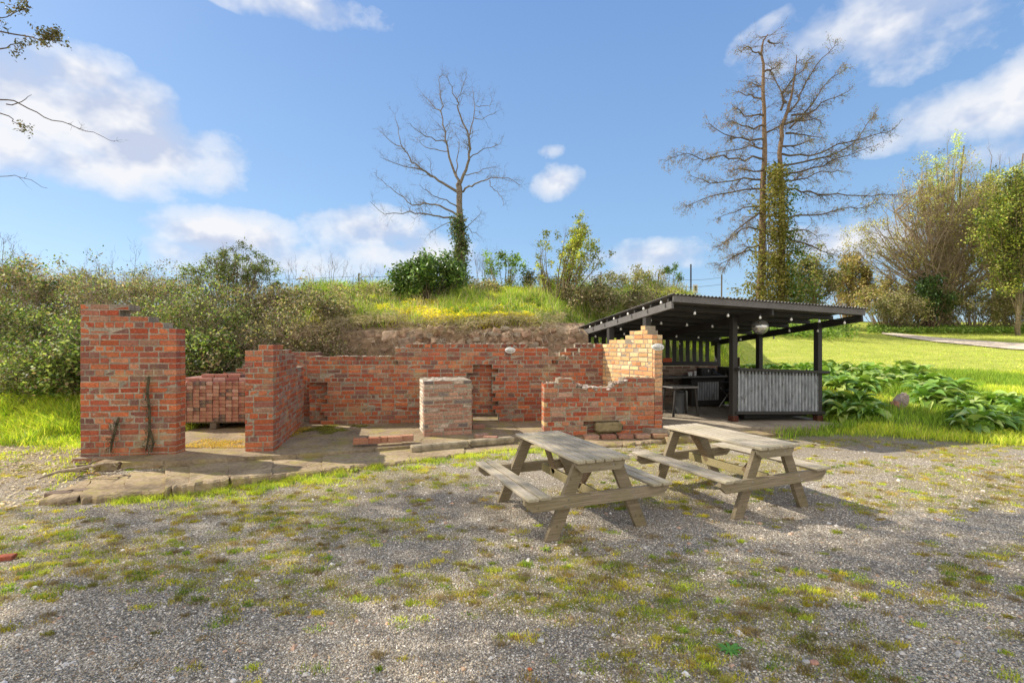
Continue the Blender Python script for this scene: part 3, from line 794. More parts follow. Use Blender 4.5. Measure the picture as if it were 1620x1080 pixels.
GR = [(.22, .34, .04), (.31, .43, .05), (.16, .27, .03), (.40, .48, .07), (.47, .45, .12)]
GRY = [(.50, .57, .05), (.60, .60, .07), (.40, .52, .05), (.62, .58, .14)]
DRY = [(.54, .43, .27), (.42, .33, .21), (.62, .52, .35), (.32, .25, .17)]
MOSS = [(.58, .50, .06), (.46, .44, .06), (.64, .52, .09)]

# ---- bank grass
X = rnd(150000, -9, 13); Y = 11.45+7.0*rng.random(150000)**1.1
r_ = X/Y
pr = sm(-.62, -.42, r_)*(1-sm(.38, .47, r_))*(.35+.9*sm(.35, .6, fbm(X*1.2, Y*1.2, 51)))
u = (X-4.375)*.956+(Y-9.75)*.292; v = -(X-4.375)*.292+(Y-9.75)*.956
pr = pr*(1-((u > -2.3) & (u < 2.4) & (v < 3.9)))
X, Y = keep(X, Y, pr)
sel = fbm(X*.9+5, Y*.9, 53) > .56
hv = .08+.34*sm(.42, .68, fbm(X*1.7, Y*2.2, 54, 4))
Q, C = blades(X[~sel], Y[~sel], hv[~sel], .008, GR+GR+[DRY[0]], .8)
C = C*np.tile(.55+.9*fbm(X[~sel]*1.3, Y[~sel]*1.6, 55)[:, None], (2, 1)); Q2, C2 = blades(X[sel], Y[sel], .11, .008, GRY+MOSS[:1], .8)
stuff('bank_grass', np.concatenate([Q, Q2]), np.concatenate([C, C2]), M['grass'], 'bright green grass on the bank above the ruin')
# overhanging dry grass above the stone wall
n = 5500; X = rnd(n, -4.6, 1.25); Y = rnd(n, 11.3, 12.0); z = 2.12+.25*(Y-11.3)+rnd(n, -.06, .12)+.04*np.sin(X*1.7)
Y2 = Y-rnd(n, 0, .3); z = z+.12*(fbm(X*4, Y*3, 97)-.5)
c = np.stack([X, Y2, z-rnd(n, 0, .30)*(rng.random(n) < .8*sm(.35, .6, fbm(X*1.3, Y*0, 88)))], 1)
d = unit(n); d[:, 2] = -np.abs(d[:, 2])*.8; d[:, 1] -= .3; d *= (rnd(n, .05, .24)*(.5+fbm(X*3, Y*3, 98)))[:, None]
wv = unit(n)*.0045
Q = np.stack([c-wv, c+wv, c+d+wv*.3, c+d-wv*.3], 1); C = np.array(DRY+DRY+[(.2, .22, .05)])[rng.integers(0, 9, n)]*rng.uniform(.6, 1.2, (n, 1))
C = C*(.45+1.1*fbm(X*3.5, Y*2, 99)[:, None])
stuff('dry_grass', Q, C, M['grass'], 'straw coloured dead grass hanging over the stone retaining wall')
# yellow moss cushions on the bank edge
n = 60000; X = rnd(n, -3.6, 4.5); Y = rnd(n, 11.35, 14)
X, Y = keep(X, Y, sm(.54, .62, fbm(X*.8+1, Y*1.6, 57))*(1-sm(12.2, 14, Y)*.6)*(X < 3.3-.2*(Y-12)))
c = np.stack([X, Y, H(X, Y)+rnd(len(X), .05, .20)], 1); Q, C = leaves(c, .032, [(.60, .50, .03), (.66, .56, .05), (.50, .46, .04)], 1.0)
stuff('moss', Q, C, M['grass'], 'yellow moss cushions along the edge of the bank')

# low leafy weeds and dead stalks through the bank grass
n = 26000; X = rnd(n, -8, 7); Y = rnd(n, 11.6, 17.5); X, Y = keep(X, Y, sm(.50, .62, fbm(X*.8+9, Y*1.1, 91, 4))*sm(-.5, -.42, X/Y)*(1-sm(.34, .4, X/Y))*(1-((X > 1.3) & (Y < 13.6))))
Q, C = leaves(np.stack([X, Y, H(X, Y)+rnd(len(X), .03, .34)], 1), .032, [(.09, .15, .03), (.15, .22, .05), (.22, .26, .07), (.30, .24, .12)], .4)
n = 9000; X = rnd(n, -7.5, 6); Y = rnd(n, 11.5, 17); X, Y = keep(X, Y, sm(.5, .62, fbm(X*.9+2, Y*.9, 93))*sm(-.5, -.42, X/Y)*(1-sm(.34, .4, X/Y))*(1-((X > 1.3) & (Y < 13.6))))
Q2, C2 = blades(X, Y, .42, .004, DRY, .6)
stuff('bank_weeds', np.concatenate([Q, Q2]), np.concatenate([C, C2]), M['leaf'], 'low leafy weeds and dead stalks on the bank above the ruin')

# ---- left grass patch and leaf litter
n = 60000; X = rnd(n, -11.5, -5.7); Y = rnd(n, 7.4, 11.2); X, Y = keep(X, Y, sm(7.5, 8.2, Y+.5*(fbm(X, Y, 61)-.5))*(1-sm(9.8, 10.8, Y)*.8))
hv = .06+.16*sm(.4, .65, fbm(X*1.8, Y*1.8, 95)); Q, C = blades(X, Y, hv, .0065, GRY+GRY+GR[:3], 1.1); C = C*np.tile(.6+.9*fbm(X*1.5, Y*1.5, 96)[:, None], (2, 1))
n = 12000; X = rnd(n, -9.5, -5.3); Y = rnd(n, 5.2, 8.2); X, Y = keep(X, Y, sm(.5, .62, fbm(X*1.6, Y*1.6, 63)))
Q2, C2 = blades(X, Y, .05, .006, GRY, .9)
stuff('verge_grass', np.concatenate([Q, Q2]), np.concatenate([C, C2]), M['grass'], 'sunlit yellow green grass left of the brick pier')
n = 9000; X = rnd(n, -9.5, -5.0); Y = rnd(n, 5.0, 8.6); X, Y = keep(X, Y, .3+.7*sm(.4, .6, fbm(X*2, Y*2, 65)))
c = np.stack([X, Y, H(X, Y)+.012], 1); Q, C = leaves(c, .022, DRY, 1.6, .6)
stuff('leaf_litter', Q, C, M['leaf'], 'brown dead leaves scattered on the ground by the left pier')

# ---- right verge
n = 110000; X = rnd(n, 4.6, 16); Y = rnd(n, 7.6, 15.5)
u = (X-4.375)*.956+(Y-9.75)*.292; v = -(X-4.375)*.292+(Y-9.75)*.956
pr = (1-gravel_mask(X, Y))*(1-((u < 2.3+.15*np.sin(v*5)) & (v > -1.0) & (v < 3.9)))*(X/Y < 1.15)*(1-sm(15, 15.6, Y))
X, Y = keep(X, Y, pr*(.4+.6*sm(.35, .55, fbm(X*1.5, Y*1.5, 67))))
sel = fbm(X*.6+5, Y*.6, 69) > .58
Q, C = blades(X[~sel], Y[~sel], .19, .006, GR[:4], .7); Q2, C2 = blades(X[sel], Y[sel], .12, .006, GRY, .9)
stuff('verge_grass', np.concatenate([Q, Q2]), np.concatenate([C, C2]), M['grass'], 'long green grass on the right verge between gravel and lawn')
# lawn
n = 130000; X = rnd(n, 5.5, 40); Y = rnd(n, 14, 36)
X, Y = keep(X, Y, sm(.36, .43, X/Y)*(X/Y < 1.12)*(Y < 36)*np.clip(18/Y, 0, 1))
Q, C = blades(X, Y, .03, .012, [(.42, .50, .08), (.53, .56, .11), (.60, .56, .17), (.36, .46, .06)], .8)
stuff('lawn', Q, C, M['grass'], 'short mown lawn rising behind the shelter')
# mown path of bare gravel across lawn
pts = [(1395, 527), (1430, 532), (1480, 538), (1540, 543), (1600, 548), (1700, 552)]
def ghit(px, py):
    d = 8.0
    while d < 60:
        if HC-(py-HY)/F*d <= Hs((px-CX)/F*d, d): return ((px-CX)/F*d, d)
        d += .05
    return ((px-CX)/F*60, 60)
# terrain grid used for this ribbon
mb = MB(); ring = []
for i, (a, b) in enumerate(pts):
    hw = 2+i*.9
    A = ghit(a, b-hw*.8); B = ghit(a, b+hw)
    row = [];
    for k in range(5):
        t = k/4; x_, y_ = A[0]*(1-t)+B[0]*t, A[1]*(1-t)+B[1]*t; row.append((x_+random.uniform(-.05, .05), y_, Hs(x_, y_)+.05))
    ring.append(row)
V = [p for row in ring for p in row]
mb.add(V, [(i*5+k, (i+1)*5+k, (i+1)*5+k+1, i*5+k+1) for i in range(len(ring)-1) for k in range(4)], (.72, .60, .46))
setp(mb.build('lawn_path', M['stone']), 'worn stony path crossing the lawn on the right', None, None, 'structure')

# ---- foreground grass tufts, moss and weeds in gravel
n = 170000; X = rnd(n, -7, 9); Y = 2.1+6.3*rng.random(n)**1.2
mf = moss_field(X, Y); pr = .7*sm(.57, .72, mf)*gravel_mask(X, Y)*(np.abs(X)/Y < 1.1)
X, Y = keep(X, Y, pr*.75)
mf2 = fbm(X*2.2, Y*2.2, 71)
sel = mf2 > .53
Q, C = blades(X[~sel], Y[~sel], .018, .0022, GRY[:2]+MOSS+DRY[:2]+[(.34, .25, .10)], 1.1); Q2, C2 = blades(X[sel], Y[sel], .022, .0024, GR[:3]+[(.36, .30, .14), (.44, .38, .14)], 1.1)
o = stuff('gravel_grass', np.concatenate([Q, Q2]), np.concatenate([C, C2]), M['grass'], 'patches of short yellow green grass and moss growing through the gravel')
# small separate tufts
QQ = []; CC = []
for k in range(4200):
    y = 2.3+5.9*random.random()**1.15; x = random.uniform(-1.08, 1.08)*y
    if float(gravel_mask(x, y)) < .5: continue
    mfv = float(moss_field(x, y))
    if random.random() > .11+.85*max(0, mfv-.47)/.12: continue
    m_ = random.randint(25, 110); s_ = random.uniform(.010, .032)
    X = rng.normal(x, s_*1.4, m_); Y = rng.normal(y, s_, m_)
    q, c = blades(X, Y, random.uniform(.010, .026), .0028, random.choice([GRY, MOSS, MOSS, GR, [(.44, .40, .12), (.36, .34, .1)], [(.40, .30, .12), (.5, .36, .12)], [(.36, .27, .16)]]), 1.3); QQ.append(q); CC.append(c*random.uniform(.6, 1.15))
stuff('gravel_tufts', np.concatenate(QQ), np.concatenate(CC), M['grass'], 'tiny grass tufts dotted over the gravel')
# gravel stones
def stones(n, X, Y, size, cols, zoff=0.0, flat=.6):
    Z = H(X, Y)+.012*(fbm(X*3, Y*3, 5, 3)-.5)
    s = size*rng.uniform(.5, 1.5, n)
    a = rng.uniform(0, np.pi, n)
    base = np.array([(-1, -.7, 0), (1, -.8, 0), (.9, .8, 0), (-.8, .9, 0), (-.5, -.35, 1), (.5, -.4, .9), (.4, .4, 1), (-.4, .45, .8)])
    V = base[None]*s[:, None, None]*rng.uniform(.75, 1.25, (n, 8, 3)); V[:, :, 2] *= flat
    ca, sa = np.cos(a)[:, None], np.sin(a)[:, None]
    x = V[:, :, 0]*ca-V[:, :, 1]*sa*.8; y = V[:, :, 0]*sa+V[:, :, 1]*ca*.8
    V = np.stack([x+X[:, None], y+Y[:, None], V[:, :, 2]+Z[:, None]+zoff], 2)
    f = [(4, 5, 6, 7), (0, 1, 5, 4), (1, 2, 6, 5), (2, 3, 7, 6), (3, 0, 4, 7)]
    Q = np.concatenate([V[:, list(q), :] for q in f]); c = np.array(cols)[rng.integers(0, len(cols), n)]*rng.uniform(.75, 1.25, (n, 1))
    return Q, np.tile(c, (5, 1))
n = 130000; Y = 2.1+4.9*rng.random(n)**1.5; X = rnd(n, -1.1, 1.1)*Y
X, Y = keep(X, Y, gravel_mask(X, Y)); Q, C = stones(len(X), X, Y, .0045, [(.50, .445, .36), (.66, .59, .48), (.33, .29, .23), (.86, .79, .67), (.47, .37, .265), (.60, .51, .39), (.22, .19, .15)])
n = 3600; Y2 = 2.2+5.8*rng.random(n)**1.3; X2 = rnd(n, -1.1, 1.1)*Y2
Q2, C2 = stones(n, X2, Y2, .006+.012*rng.random(n)**4, [(.7, .65, .58), (.54, .44, .34), (.36, .32, .27), (.8, .76, .7), (.58, .38, .26), (.42, .29, .19)])
stuff('gravel', np.concatenate([Q, Q2]), np.concatenate([C, C2]), M['pebble'], 'loose grey gravel chippings in the yard')
# leaf scraps / twigs on gravel
n = 6500; Y = 2.2+5.6*rng.random(n)**1.2; X = rnd(n, -1.1, 1.1)*Y; cc = np.stack([X, Y, H(X, Y)+.008], 1)
Q, C = leaves(cc, .010, [(.34, .22, .13), (.48, .36, .24), (.2, .13, .08), (.58, .47, .34)], 1.3, .4)
n = 3500; Y = 2.2+5.6*rng.random(n); X = rnd(n, -1.1, 1.1)*Y; a = rnd(n, 0, 6.28); l = rnd(n, .01, .05)
c0 = np.stack([X, Y, H(X, Y)+.008], 1); d = np.stack([np.cos(a)*l, np.sin(a)*l, rnd(n, 0, .008)], 1); wv = np.stack([-np.sin(a), np.cos(a), a*0], 1)*.0013
Q2 = np.stack([c0-wv, c0+wv, c0+d+wv, c0+d-wv], 1); C2 = np.tile([(.12, .085, .055)], (n, 1))
stuff('leaf_scraps', np.concatenate([Q, Q2]), np.concatenate([C, C2]), M['leaf'], 'small dead leaves and twig bits on the gravel')
# a few named small things
def pebble(px, py, r, col, label):
    p = G(px, py, -.08); mb = MB(); lump(mb, (0, 0, r*.35), r, (1.2, .9, .6), col, .12, 10, int(px)); o = mb.build('pebble', M['pebble'], smooth=True); o.location = (p.x, p.y, Hs(p.x, p.y)); setp(o, label, 'stone')
pebble(1288, 1049, .022, (.52, .28, .2), 'rounded pink pebble in the right foreground gravel')
pebble(1275, 1048, .018, (.5, .48, .45), 'grey white pebble touching the pink one in the right foreground')
pebble(856, 1014, .018, (.62, .6, .56), 'white flat stone in the centre foreground gravel')
pebble(298, 848, .028, (.46, .42, .36), 'pale rough stone on the gravel in the left half')
pebble(838, 1058, .012, (.65, .18, .08), 'small bright orange brick chip in the centre foreground')
p = G(10, 885, -.08); brickobj((p.x, p.y, Hs(p.x, p.y)-.02), R(15), 'broken red brick lying on gravel at the left edge', (.33, .09, .05), (.11, .07, .05))
def weed(px, py, n, s, label, cols, name='weed'):
    p = G(px, py, -.07); z = Hs(p.x, p.y); mb = MB()
    for k in range(n):
        a = 2*math.pi*k/n+random.uniform(-.3, .3); l = s*random.uniform(.6, 1.2); dx, dy = math.cos(a), math.sin(a); w_ = l*.13
        V = []
        for t, hh, ww in ((0, 0, .3), (.35, .28, 1), (.7, .35, .9), (1, .22, .1)):
            V += [(dx*l*t-dy*w_*ww, dy*l*t+dx*w_*ww, l*hh), (dx*l*t+dy*w_*ww, dy*l*t-dx*w_*ww, l*hh)]
        mb.add(V, [(0, 1, 3, 2), (2, 3, 5, 4), (4, 5, 7, 6)], random.choice(cols))
    o = mb.build(name, M['gloss']); o.location = (p.x, p.y, z); setp(o, label, 'weed'); return o
weed(1155, 1028, 16, .07, 'bright green rosette weed in the centre right foreground', [(.12, .32, .04), (.16, .38, .05)])
weed(1160, 920, 9, .05, 'small green weed in gravel right of the near table legs', GR)
weed(862, 866, 12, .06, 'low green weed at the front foot of the left picnic table', GR)
weed(370, 712, 24, .2, 'leafy green clump growing at the foot of the narrow pier', [(.08, .16, .03), (.14, .22, .05), (.2, .22, .08)], 'leafy_clump')
weed(298, 726, 16, .10, 'small grey green plant at the right foot of the tall left pier', [(.12, .2, .07), (.18, .24, .1)], 'leafy_clump')
weed(548, 700, 30, .09, 'round grass tuft beside the row of loose bricks', [(.12, .26, .03), (.16, .3, .04)], 'grass_tuft')
weed(515, 722, 14, .08, 'flat grey green weed on the concrete strip', [(.15, .22, .1)], 'weed')
weed(745, 712, 10, .09, 'little yellow green seedling on the strip in front of the pillar', [(.35, .4, .06)], 'weed')
weed(1120, 742, 16, .09, 'weed between the two picnic tables', GRY, 'weed')
weed(640, 737, 18, .10, 'green weed clump at the strip edge below the loose bricks', GR, 'weed')
weed(560, 752, 22, .1, 'grass clump on gravel in front of the concrete strip', GRY, 'grass_tuft')
# strip edge grass
QQ = []; CC = []
edge = [(200, 778), (300, 771), (430, 755), (600, 738), (720, 724), (820, 711), (900, 709)]
for k in range(300):
    px = random.uniform(180, 900); py = np.interp(px, [q[0] for q in edge], [q[1] for q in edge])+random.expovariate(.14)*.6
    if random.random() < .35: continue
    p = G(px, py, 0.0); m_ = random.randint(30, 100); s_ = random.uniform(.03, .09)
    q, c = blades(rng.normal(p.x, s_, m_), rng.normal(p.y, s_*.6, m_), random.uniform(.02, .075), .0028, random.choice([GR, GRY, GRY]), 1.1); QQ.append(q); CC.append(c)
for k in range(50):
    px = random.uniform(1000, 1060) if k < 15 else random.uniform(1250, 1480); py = random.uniform(682, 692); p = G(px, py, 0.0)
    q, c = blades(rng.normal(p.x, .1, 60), rng.normal(p.y, .06, 60), .07, .003, GR, 1.0); QQ.append(q); CC.append(c)
stuff('edge_grass', np.concatenate(QQ), np.concatenate(CC), M['grass'], 'grass growing along the edge of the concrete strip')
# moss in the doorway
n = 14000; X = rnd(n, -4.9, -3.6); Y = rnd(n, 7.2, 8.9); X, Y = keep(X, Y, sm(.42, .6, fbm(X*2, Y*2, 81)+.1*(X+4.2)))
Q, C = leaves(np.stack([X, Y, FZ+rnd(len(X), .005, .035)], 1), .012, [(.45, .30, .04), (.36, .29, .05), (.5, .33, .07)], 1.2)
n = 5000; X = rnd(n, -5.3, -4.3); Y = rnd(n, 5.9, 6.4); X, Y = keep(X, Y, sm(.5, .6, fbm(X*3, Y*3, 83)))
Q2, C2 = leaves(np.stack([X, Y, .055+rnd(len(X), .0, .012)], 1), .008, [(.42, .2, .03), (.36, .2, .05)], 1.5)
n = 9000; X = rnd(n, -3.2, -2.2); Y = rnd(n, 8.3, 9.2); X, Y = keep(X, Y, sm(.45, .6, fbm(X*3, Y*3, 85))*(X < -2.2-.2*(9.2-Y)))
Q3, C3 = leaves(np.stack([X-.45, Y, FZ+rnd(len(X), .005, .03)], 1), .012, [(.16, .17, .03), (.24, .22, .04)], 1.5)
stuff('floor_moss', np.concatenate([Q, Q2, Q3]), np.concatenate([C, C2, C3]), M['grass'], 'orange and yellow moss on the ruin floor')
# roots at the pier foot
mb = MB()
for k in range(26):
    a = G(random.uniform(118, 205), random.uniform(728, 745), .05); q = [a]
    dr = Vector((random.uniform(-1, .8), random.uniform(-.5, .3), random.uniform(-.1, .2))).normalized()
    for j in range(5):
        dr = (dr+Vector((random.gauss(0, .35), random.gauss(0, .3), random.gauss(-.12, .12)))).normalized(); q.append(q[-1]+dr*random.uniform(.03, .08)); q[-1].z = min(max(q[-1].z, .05), .16)
    r0 = random.uniform(.008, .02); mb.tube(q, [r0*(1-.14*j) for j in range(6)], 5, random.choice([(.20, .155, .11), (.33, .27, .2), (.1, .075, .055)]))
mb.tube([G(60, 757, .03), G(95, 745, .06), G(130, 740, .1), G(165, 733, .16)], [.012, .018, .02, .012], 6, (.36, .29, .21))
setp(mb.build('root_tangle', M['bark']), 'tangle of cut grey roots at the left foot of the tall pier', 'roots')
# stone lump in right verge
p = G(1420, 655, .15); mb = MB(); lump(mb, (0, 0, .12), .2, (.55, .5, 1.0), (.33, .27, .23), .3, 9, 3); lump(mb, (-.08, -.02, .03), .13, (.8, .6, .6), (.38, .20, .15), .25, 8, 4)
o = mb.build('broken_masonry', M['stone']); o.location = (p.x, p.y, Hs(p.x, p.y)+.05); o.rotation_euler = (0, .5, 0); setp(o, 'broken lump of brick and mortar standing in the right verge', 'stone')

# ------------------------------------------------------------------ picnic tables
def make_table():
    t = empty('picnic_table', (0, 0, 0))
    # local x = cross, y = long (away), origin on ground under near leg plane centre
    Lg = 1.16; zt = .69
    def fr(o, s=1): return o
    mbs = MB(); wS = .075; gap = .0165
    for i in range(6):
        x = -.53/2+wS/2+i*(wS+gap); k = random.uniform(.85, 1.15)
        mbt = MB(); mbt.bbox((0, 0, 0), (1.42+random.uniform(-.012, .012), wS, .03), None, (k, k, k), .005)
        o = mbt.build('tabletop_slat', M['wood'], t); o.location = (x, -.12+.71, zt-.015); o.rotation_euler = (0, 0, math.pi/2)
    for s in (-1, 1):
        b = empty('bench', (s*.62, 0, 0)); b.parent = t
        for j in (-1, 1):
            k = random.uniform(.85, 1.15); mbt = MB(); mbt.bbox((0, 0, 0), (1.42+random.uniform(-.012, .012), .098, .028), None, (k, k, k), .005)
            o = mbt.build('bench_slat', M['wood'], b); o.location = (j*.058, -.12+.71, .40); o.rotation_euler = (0, 0, math.pi/2)
    for yy, sg in ((0, -1), (Lg, 1)):
        # under-top cross bar with chamfered ends
        yb = yy+sg*.047
        mb = MB(); V = []
        for y_ in (yb-.02, yb+.02):
            V += [(-.255, y_, zt-.034), (.255, y_, zt-.034), (.235, y_, zt-.085), (.20, y_, zt-.12), (-.20, y_, zt-.12), (-.235, y_, zt-.085)]
        mb.add(V, [(0, 1, 2, 3, 4, 5), (11, 10, 9, 8, 7, 6)]+[(i, i+6, (i+1) % 6+6, (i+1) % 6) for i in range(6)], (.75, .72, .66))
        mb.build('cross_bar', M['wood'], t)
        for s in (-1, 1):
            mb = MB(); a = Vector((s*.175, yy, zt-.04)); b = Vector((s*.465, yy, 0)); w_ = .062
            V = [a+Vector((-w_, -.022, 0)), a+Vector((w_, -.022, 0)), b+Vector((w_, -.022, 0)), b+Vector((-w_, -.022, 0))]
            V += [q+Vector((0, .044, 0)) for q in V]
            mb.add(V, [(0, 1, 2, 3), (7, 6, 5, 4), (0, 4, 5, 1), (1, 5, 6, 2), (2, 6, 7, 3), (3, 7, 4, 0)], (.56, .52, .44)); mb.build('leg', M['wood'], t)
        mb = MB(); yb = yy+sg*.0445; V = []
        for y_ in (yb-.021, yb+.021):
            V += [(-.735, y_, .384), (.735, y_, .384), (.735, y_, .345), (.66, y_, .28), (-.66, y_, .28), (-.735, y_, .345)]
        mb.add(V, [(0, 1, 2, 3, 4, 5), (11, 10, 9, 8, 7, 6)]+[(i, i+6, (i+1) % 6+6, (i+1) % 6) for i in range(6)], (.7, .66, .58)); mb.build('seat_bearer', M['wood'], t)
        for bx, bz in ((-.325, .355), (-.36, .30), (.325, .355), (.36, .30), (-.12, zt-.07), (.12, zt-.07)):
            mb = MB(); yb2 = yy+sg*.0655 if bz < .5 else yy+sg*.067
            mb.tube([(bx, yb2, bz), (bx, yb2+sg*.004, bz)], [.009, .007], 10, (.45, .45, .43)); mb.build('bolt', M['metal'], t)
        mb = MB(); mb.beam((0, yy-sg*.05, zt-.05), (0, yy-sg*.33, .33), .07, .035, Vector((1, 0, 0)), (.62, .5, .4)); mb.build('diagonal_brace', M['wood'], t)
    mb = MB(); mb.beam((0, .03, .335), (0, Lg-.03, .335), .035, .09, col=(.75, .72, .5)); mb.build('centre_rail', M['wood'], t)
    return t
tb1 = make_table(); tb2 = copy_tree(tb1)
def place(t, c, ydir, lab):
    t.location = (c[0], c[1], -.082); t.rotation_euler = (0, 0, ydir); setp(t, lab, 'picnic table', 'picnic tables on the gravel')
place(tb1, (.765, 4.41), R(21.8), 'nearer left picnic table of weathered wood on the gravel')
place(tb2, (2.60, 4.95), R(23.0), 'right picnic table with greener, mossy boards, standing beside the shelter side')

# ------------------------------------------------------------------ shelter
E1 = Vector((.956, .292, 0)); E2 = Vector((-.292, .956, 0)); SO = Vector((4.375, 9.75, 0))
def S(u, v, z): return SO+E1*u+E2*v+Vector((0, 0, z))
def rz_(u, v): return 2.447-.117*(v+.95)-.036*(u+1.985)      # roof top surface
def fz_(u): return .09-.040*u
sh = empty('open_shelter', S(0, 0, 0)); setp(sh, 'black timber open shelter with corrugated roof and bar counter right of the ruin', 'shelter')
SL = sh.location.copy()
def spart(mb, name, mat, lab=None, parent=None):
    o = mb.build(name, mat, parent or sh)
    if (parent or sh) is sh: o.location = -SL
    if lab: o['label'] = lab
    return o
U0, U1, UM = -1.985, 2.20, 0.0; V0, V1 = -.95, 3.42
EM = Matrix((E1, E2, Vector((0, 0, 1)))).transposed()
# posts
for (u, v) in ((0, 0), (2.16, 0), (2.16, 1.6), (2.16, 3.06), (-1.98, -.05), (-1.98, 1.35), (-1.98, 3.06), (0.1, 3.06)):
    top = rz_(u, v)-.12; zb_ = fz_(u)
    mb = MB(); mb.bbox(S(u, v, (zb_+.10+top)/2), (.115, .115, top-zb_-.10), EM, (1, 1, 1), .006); spart(mb, 'post', M['black'])
    mb = MB(); mb.bbox(S(u, v, zb_+.03), (.14, .14, .16), EM, (.10, .035, .022), .008); spart(mb, 'post_foot', M['brick'])
# beams along v
for u, m_ in ((-2.03, 'greybeam'), (.075, 'black'), (2.235, 'black')):
    va, vb = V0+.04, V1-.03
    mb = MB(); mb.beam(S(u, va, rz_(u, va)-.175), S(u, vb, rz_(u, vb)-.155), .045, .14 if u > -1 else .125); spart(mb, 'rafter_beam', M[m_], 'faded grey outer beam' if u < -2 else None)
# purlins along u
k = 0
for v in (-.78, -.25, .30, .85, 1.4, 1.95, 2.5, 3.05, 3.36):
    mb = MB(); mb.beam(S(U0-.05, v, rz_(U0, v)-.065), S(U1+.06, v, rz_(U1, v)-.065), .05, .085); spart(mb, 'purlin', M['black'])
mb = MB(); mb.beam(S(U0-.06, V0+.012, rz_(U0, V0)-.075), S(U1+.06, V0+.012, rz_(U1, V0)-.075), .028, .115); spart(mb, 'fascia', M['greybeam'])
# corrugated roof
def corrug(mb, org, du, dvv, nrm, Lu, pitch, amp, col=(1, 1, 1), vs=(0, 1), n=8):
    m_ = int(Lu/pitch*n); V = []; cc_ = []
    for i in range(m_+1):
        t = i/m_*Lu; o_ = nrm*(amp*math.sin(2*math.pi*t/pitch))
        for q in vs: V.append(org+du*t+dvv*q+o_)
    k = len(vs); b0_ = len(mb.F)
    mb.add(V, [(i*k+j, (i+1)*k+j, (i+1)*k+j+1, i*k+j+1) for i in range(m_) for j in range(k-1)], col)
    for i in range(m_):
        g_ = .78+.22*math.sin(2*math.pi*(i+.5)/n)  # groove shading painted into the face colours, darker in the valleys
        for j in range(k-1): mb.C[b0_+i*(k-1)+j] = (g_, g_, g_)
a = S(U0-.09, V0-.04, rz_(U0, V0)); b = S(U1+.09, V0-.04, rz_(U1, V0)); c = S(U0-.09, V1, rz_(U0, V1))
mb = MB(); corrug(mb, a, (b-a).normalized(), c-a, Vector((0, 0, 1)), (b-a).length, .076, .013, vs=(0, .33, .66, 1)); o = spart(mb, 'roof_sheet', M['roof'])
md = o.modifiers.new('s', 'SOLIDIFY'); md.thickness = .003
# front counter
def rail(a, b, w_, h_, name='counter_rail', mat='black'):
    mb = MB(); mb.beam(a, b, w_, h_); return spart(mb, name, M[mat])
zr1 = lambda u: 1.12-.042*u
rail(S(-.02, -.10, zr1(0)), S(2.28, -.10, zr1(2.28)), .16, .055, 'counter_top')
rail(S(.0, -.075, .265), S(2.26, -.075, .265-.09), .05, .06, 'bottom_rail')
a = S(.06, -.062, .29); b = S(2.10, -.062, .21)
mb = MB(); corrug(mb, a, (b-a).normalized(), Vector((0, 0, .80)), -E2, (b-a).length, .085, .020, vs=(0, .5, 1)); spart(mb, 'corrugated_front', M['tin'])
rail(S(.0, -.04, 1.06), S(2.2, -.04, .97), .04, .06, 'upper_rail')
mb = MB(); mb.bbox(S(1.1, .18, .16), (1.6, .3, .1), EM, (.3, .3, .3), .01); spart(mb, 'plinth_board', M['black'])
# right side: lower boards and rail
for v0, v1 in ((.08, 1.54), (1.66, 3.0)):
    mb = MB()
    kk = int((v1-v0)/.12)
    for i in range(kk):
        va = v0+(i+.5)*(v1-v0)/kk; mb.bbox(S(2.17, va, .53), ((v1-v0)/kk-.006, .02, .86), EM @ Matrix.Rotation(math.pi/2, 3, 'Z'), (1, 1, 1), .002)
    spart(mb, 'side_boards', M['black']); rail(S(2.17, v0, .99), S(2.17, v1, .99), .09, .05, 'side_rail')
# rear slatted screen + low brick wall behind
VR = 3.06
for i in range(19):
    u = -1.86+i*.205
    if abs(u-.1) < .1: continue
    mb = MB(); zt_ = rz_(u, VR)-.16; mb.bbox(S(u, VR, (1.12+zt_)/2), (.115, .022, zt_-1.12), EM, (1, 1, 1), .003); spart(mb, 'screen_slat', M['black'])
rail(S(-1.92, VR-.035, 1.15), S(2.1, VR-.035, 1.09), .05, .11, 'screen_rail'); rail(S(-1.92, VR-.035, 1.85), S(2.1, VR-.035, 1.72), .05, .10, 'screen_rail')
w = Wall(S(-1.98, VR-.06, .05), math.degrees(math.atan2(.292, .956)), 41)
w.run(4.1, .11, lambda u: 1.03, c=.083, bl=.26, pal=[(.30, .20, .14), (.24, .15, .11), (.36, .27, .2), (.2, .12, .09)])
wallobj(w, 'low_wall', M['brick'], 'low mixed brick wall under the slatted screen at the back of the shelter')
# shelter floor
poly = [xy(S(-2.4, -.85, 0)), xy(S(.2, -.72, 0)), xy(S(2.45, -.62, 0)), xy(S(2.7, 0, 0)), xy(S(2.5, 3.6, 0)), xy(S(-2.4, 3.6, 0))]
sheet('shelter_floor', poly, .08, .2, M['deck'], zfn=lambda x, y: .085-.040*((x-SO.x)*E1.x+(y-SO.y)*E1.y), label='concrete floor slab under the shelter', rough=.03)
poly = [xy(S(-2.3, -1.25, 0)), xy(S(1.2, -1.15, 0)), xy(S(3.1, -.95, 0)), xy(S(2.75, -.45, 0)), xy(S(-2.3, -.70, 0))]
sheet('step', poly, .04, .12, M['slab'], zfn=lambda x, y: .03-.030*((x-SO.x)*E1.x+(y-SO.y)*E1.y), label='worn edge of slab in front of the shelter', rough=.05)
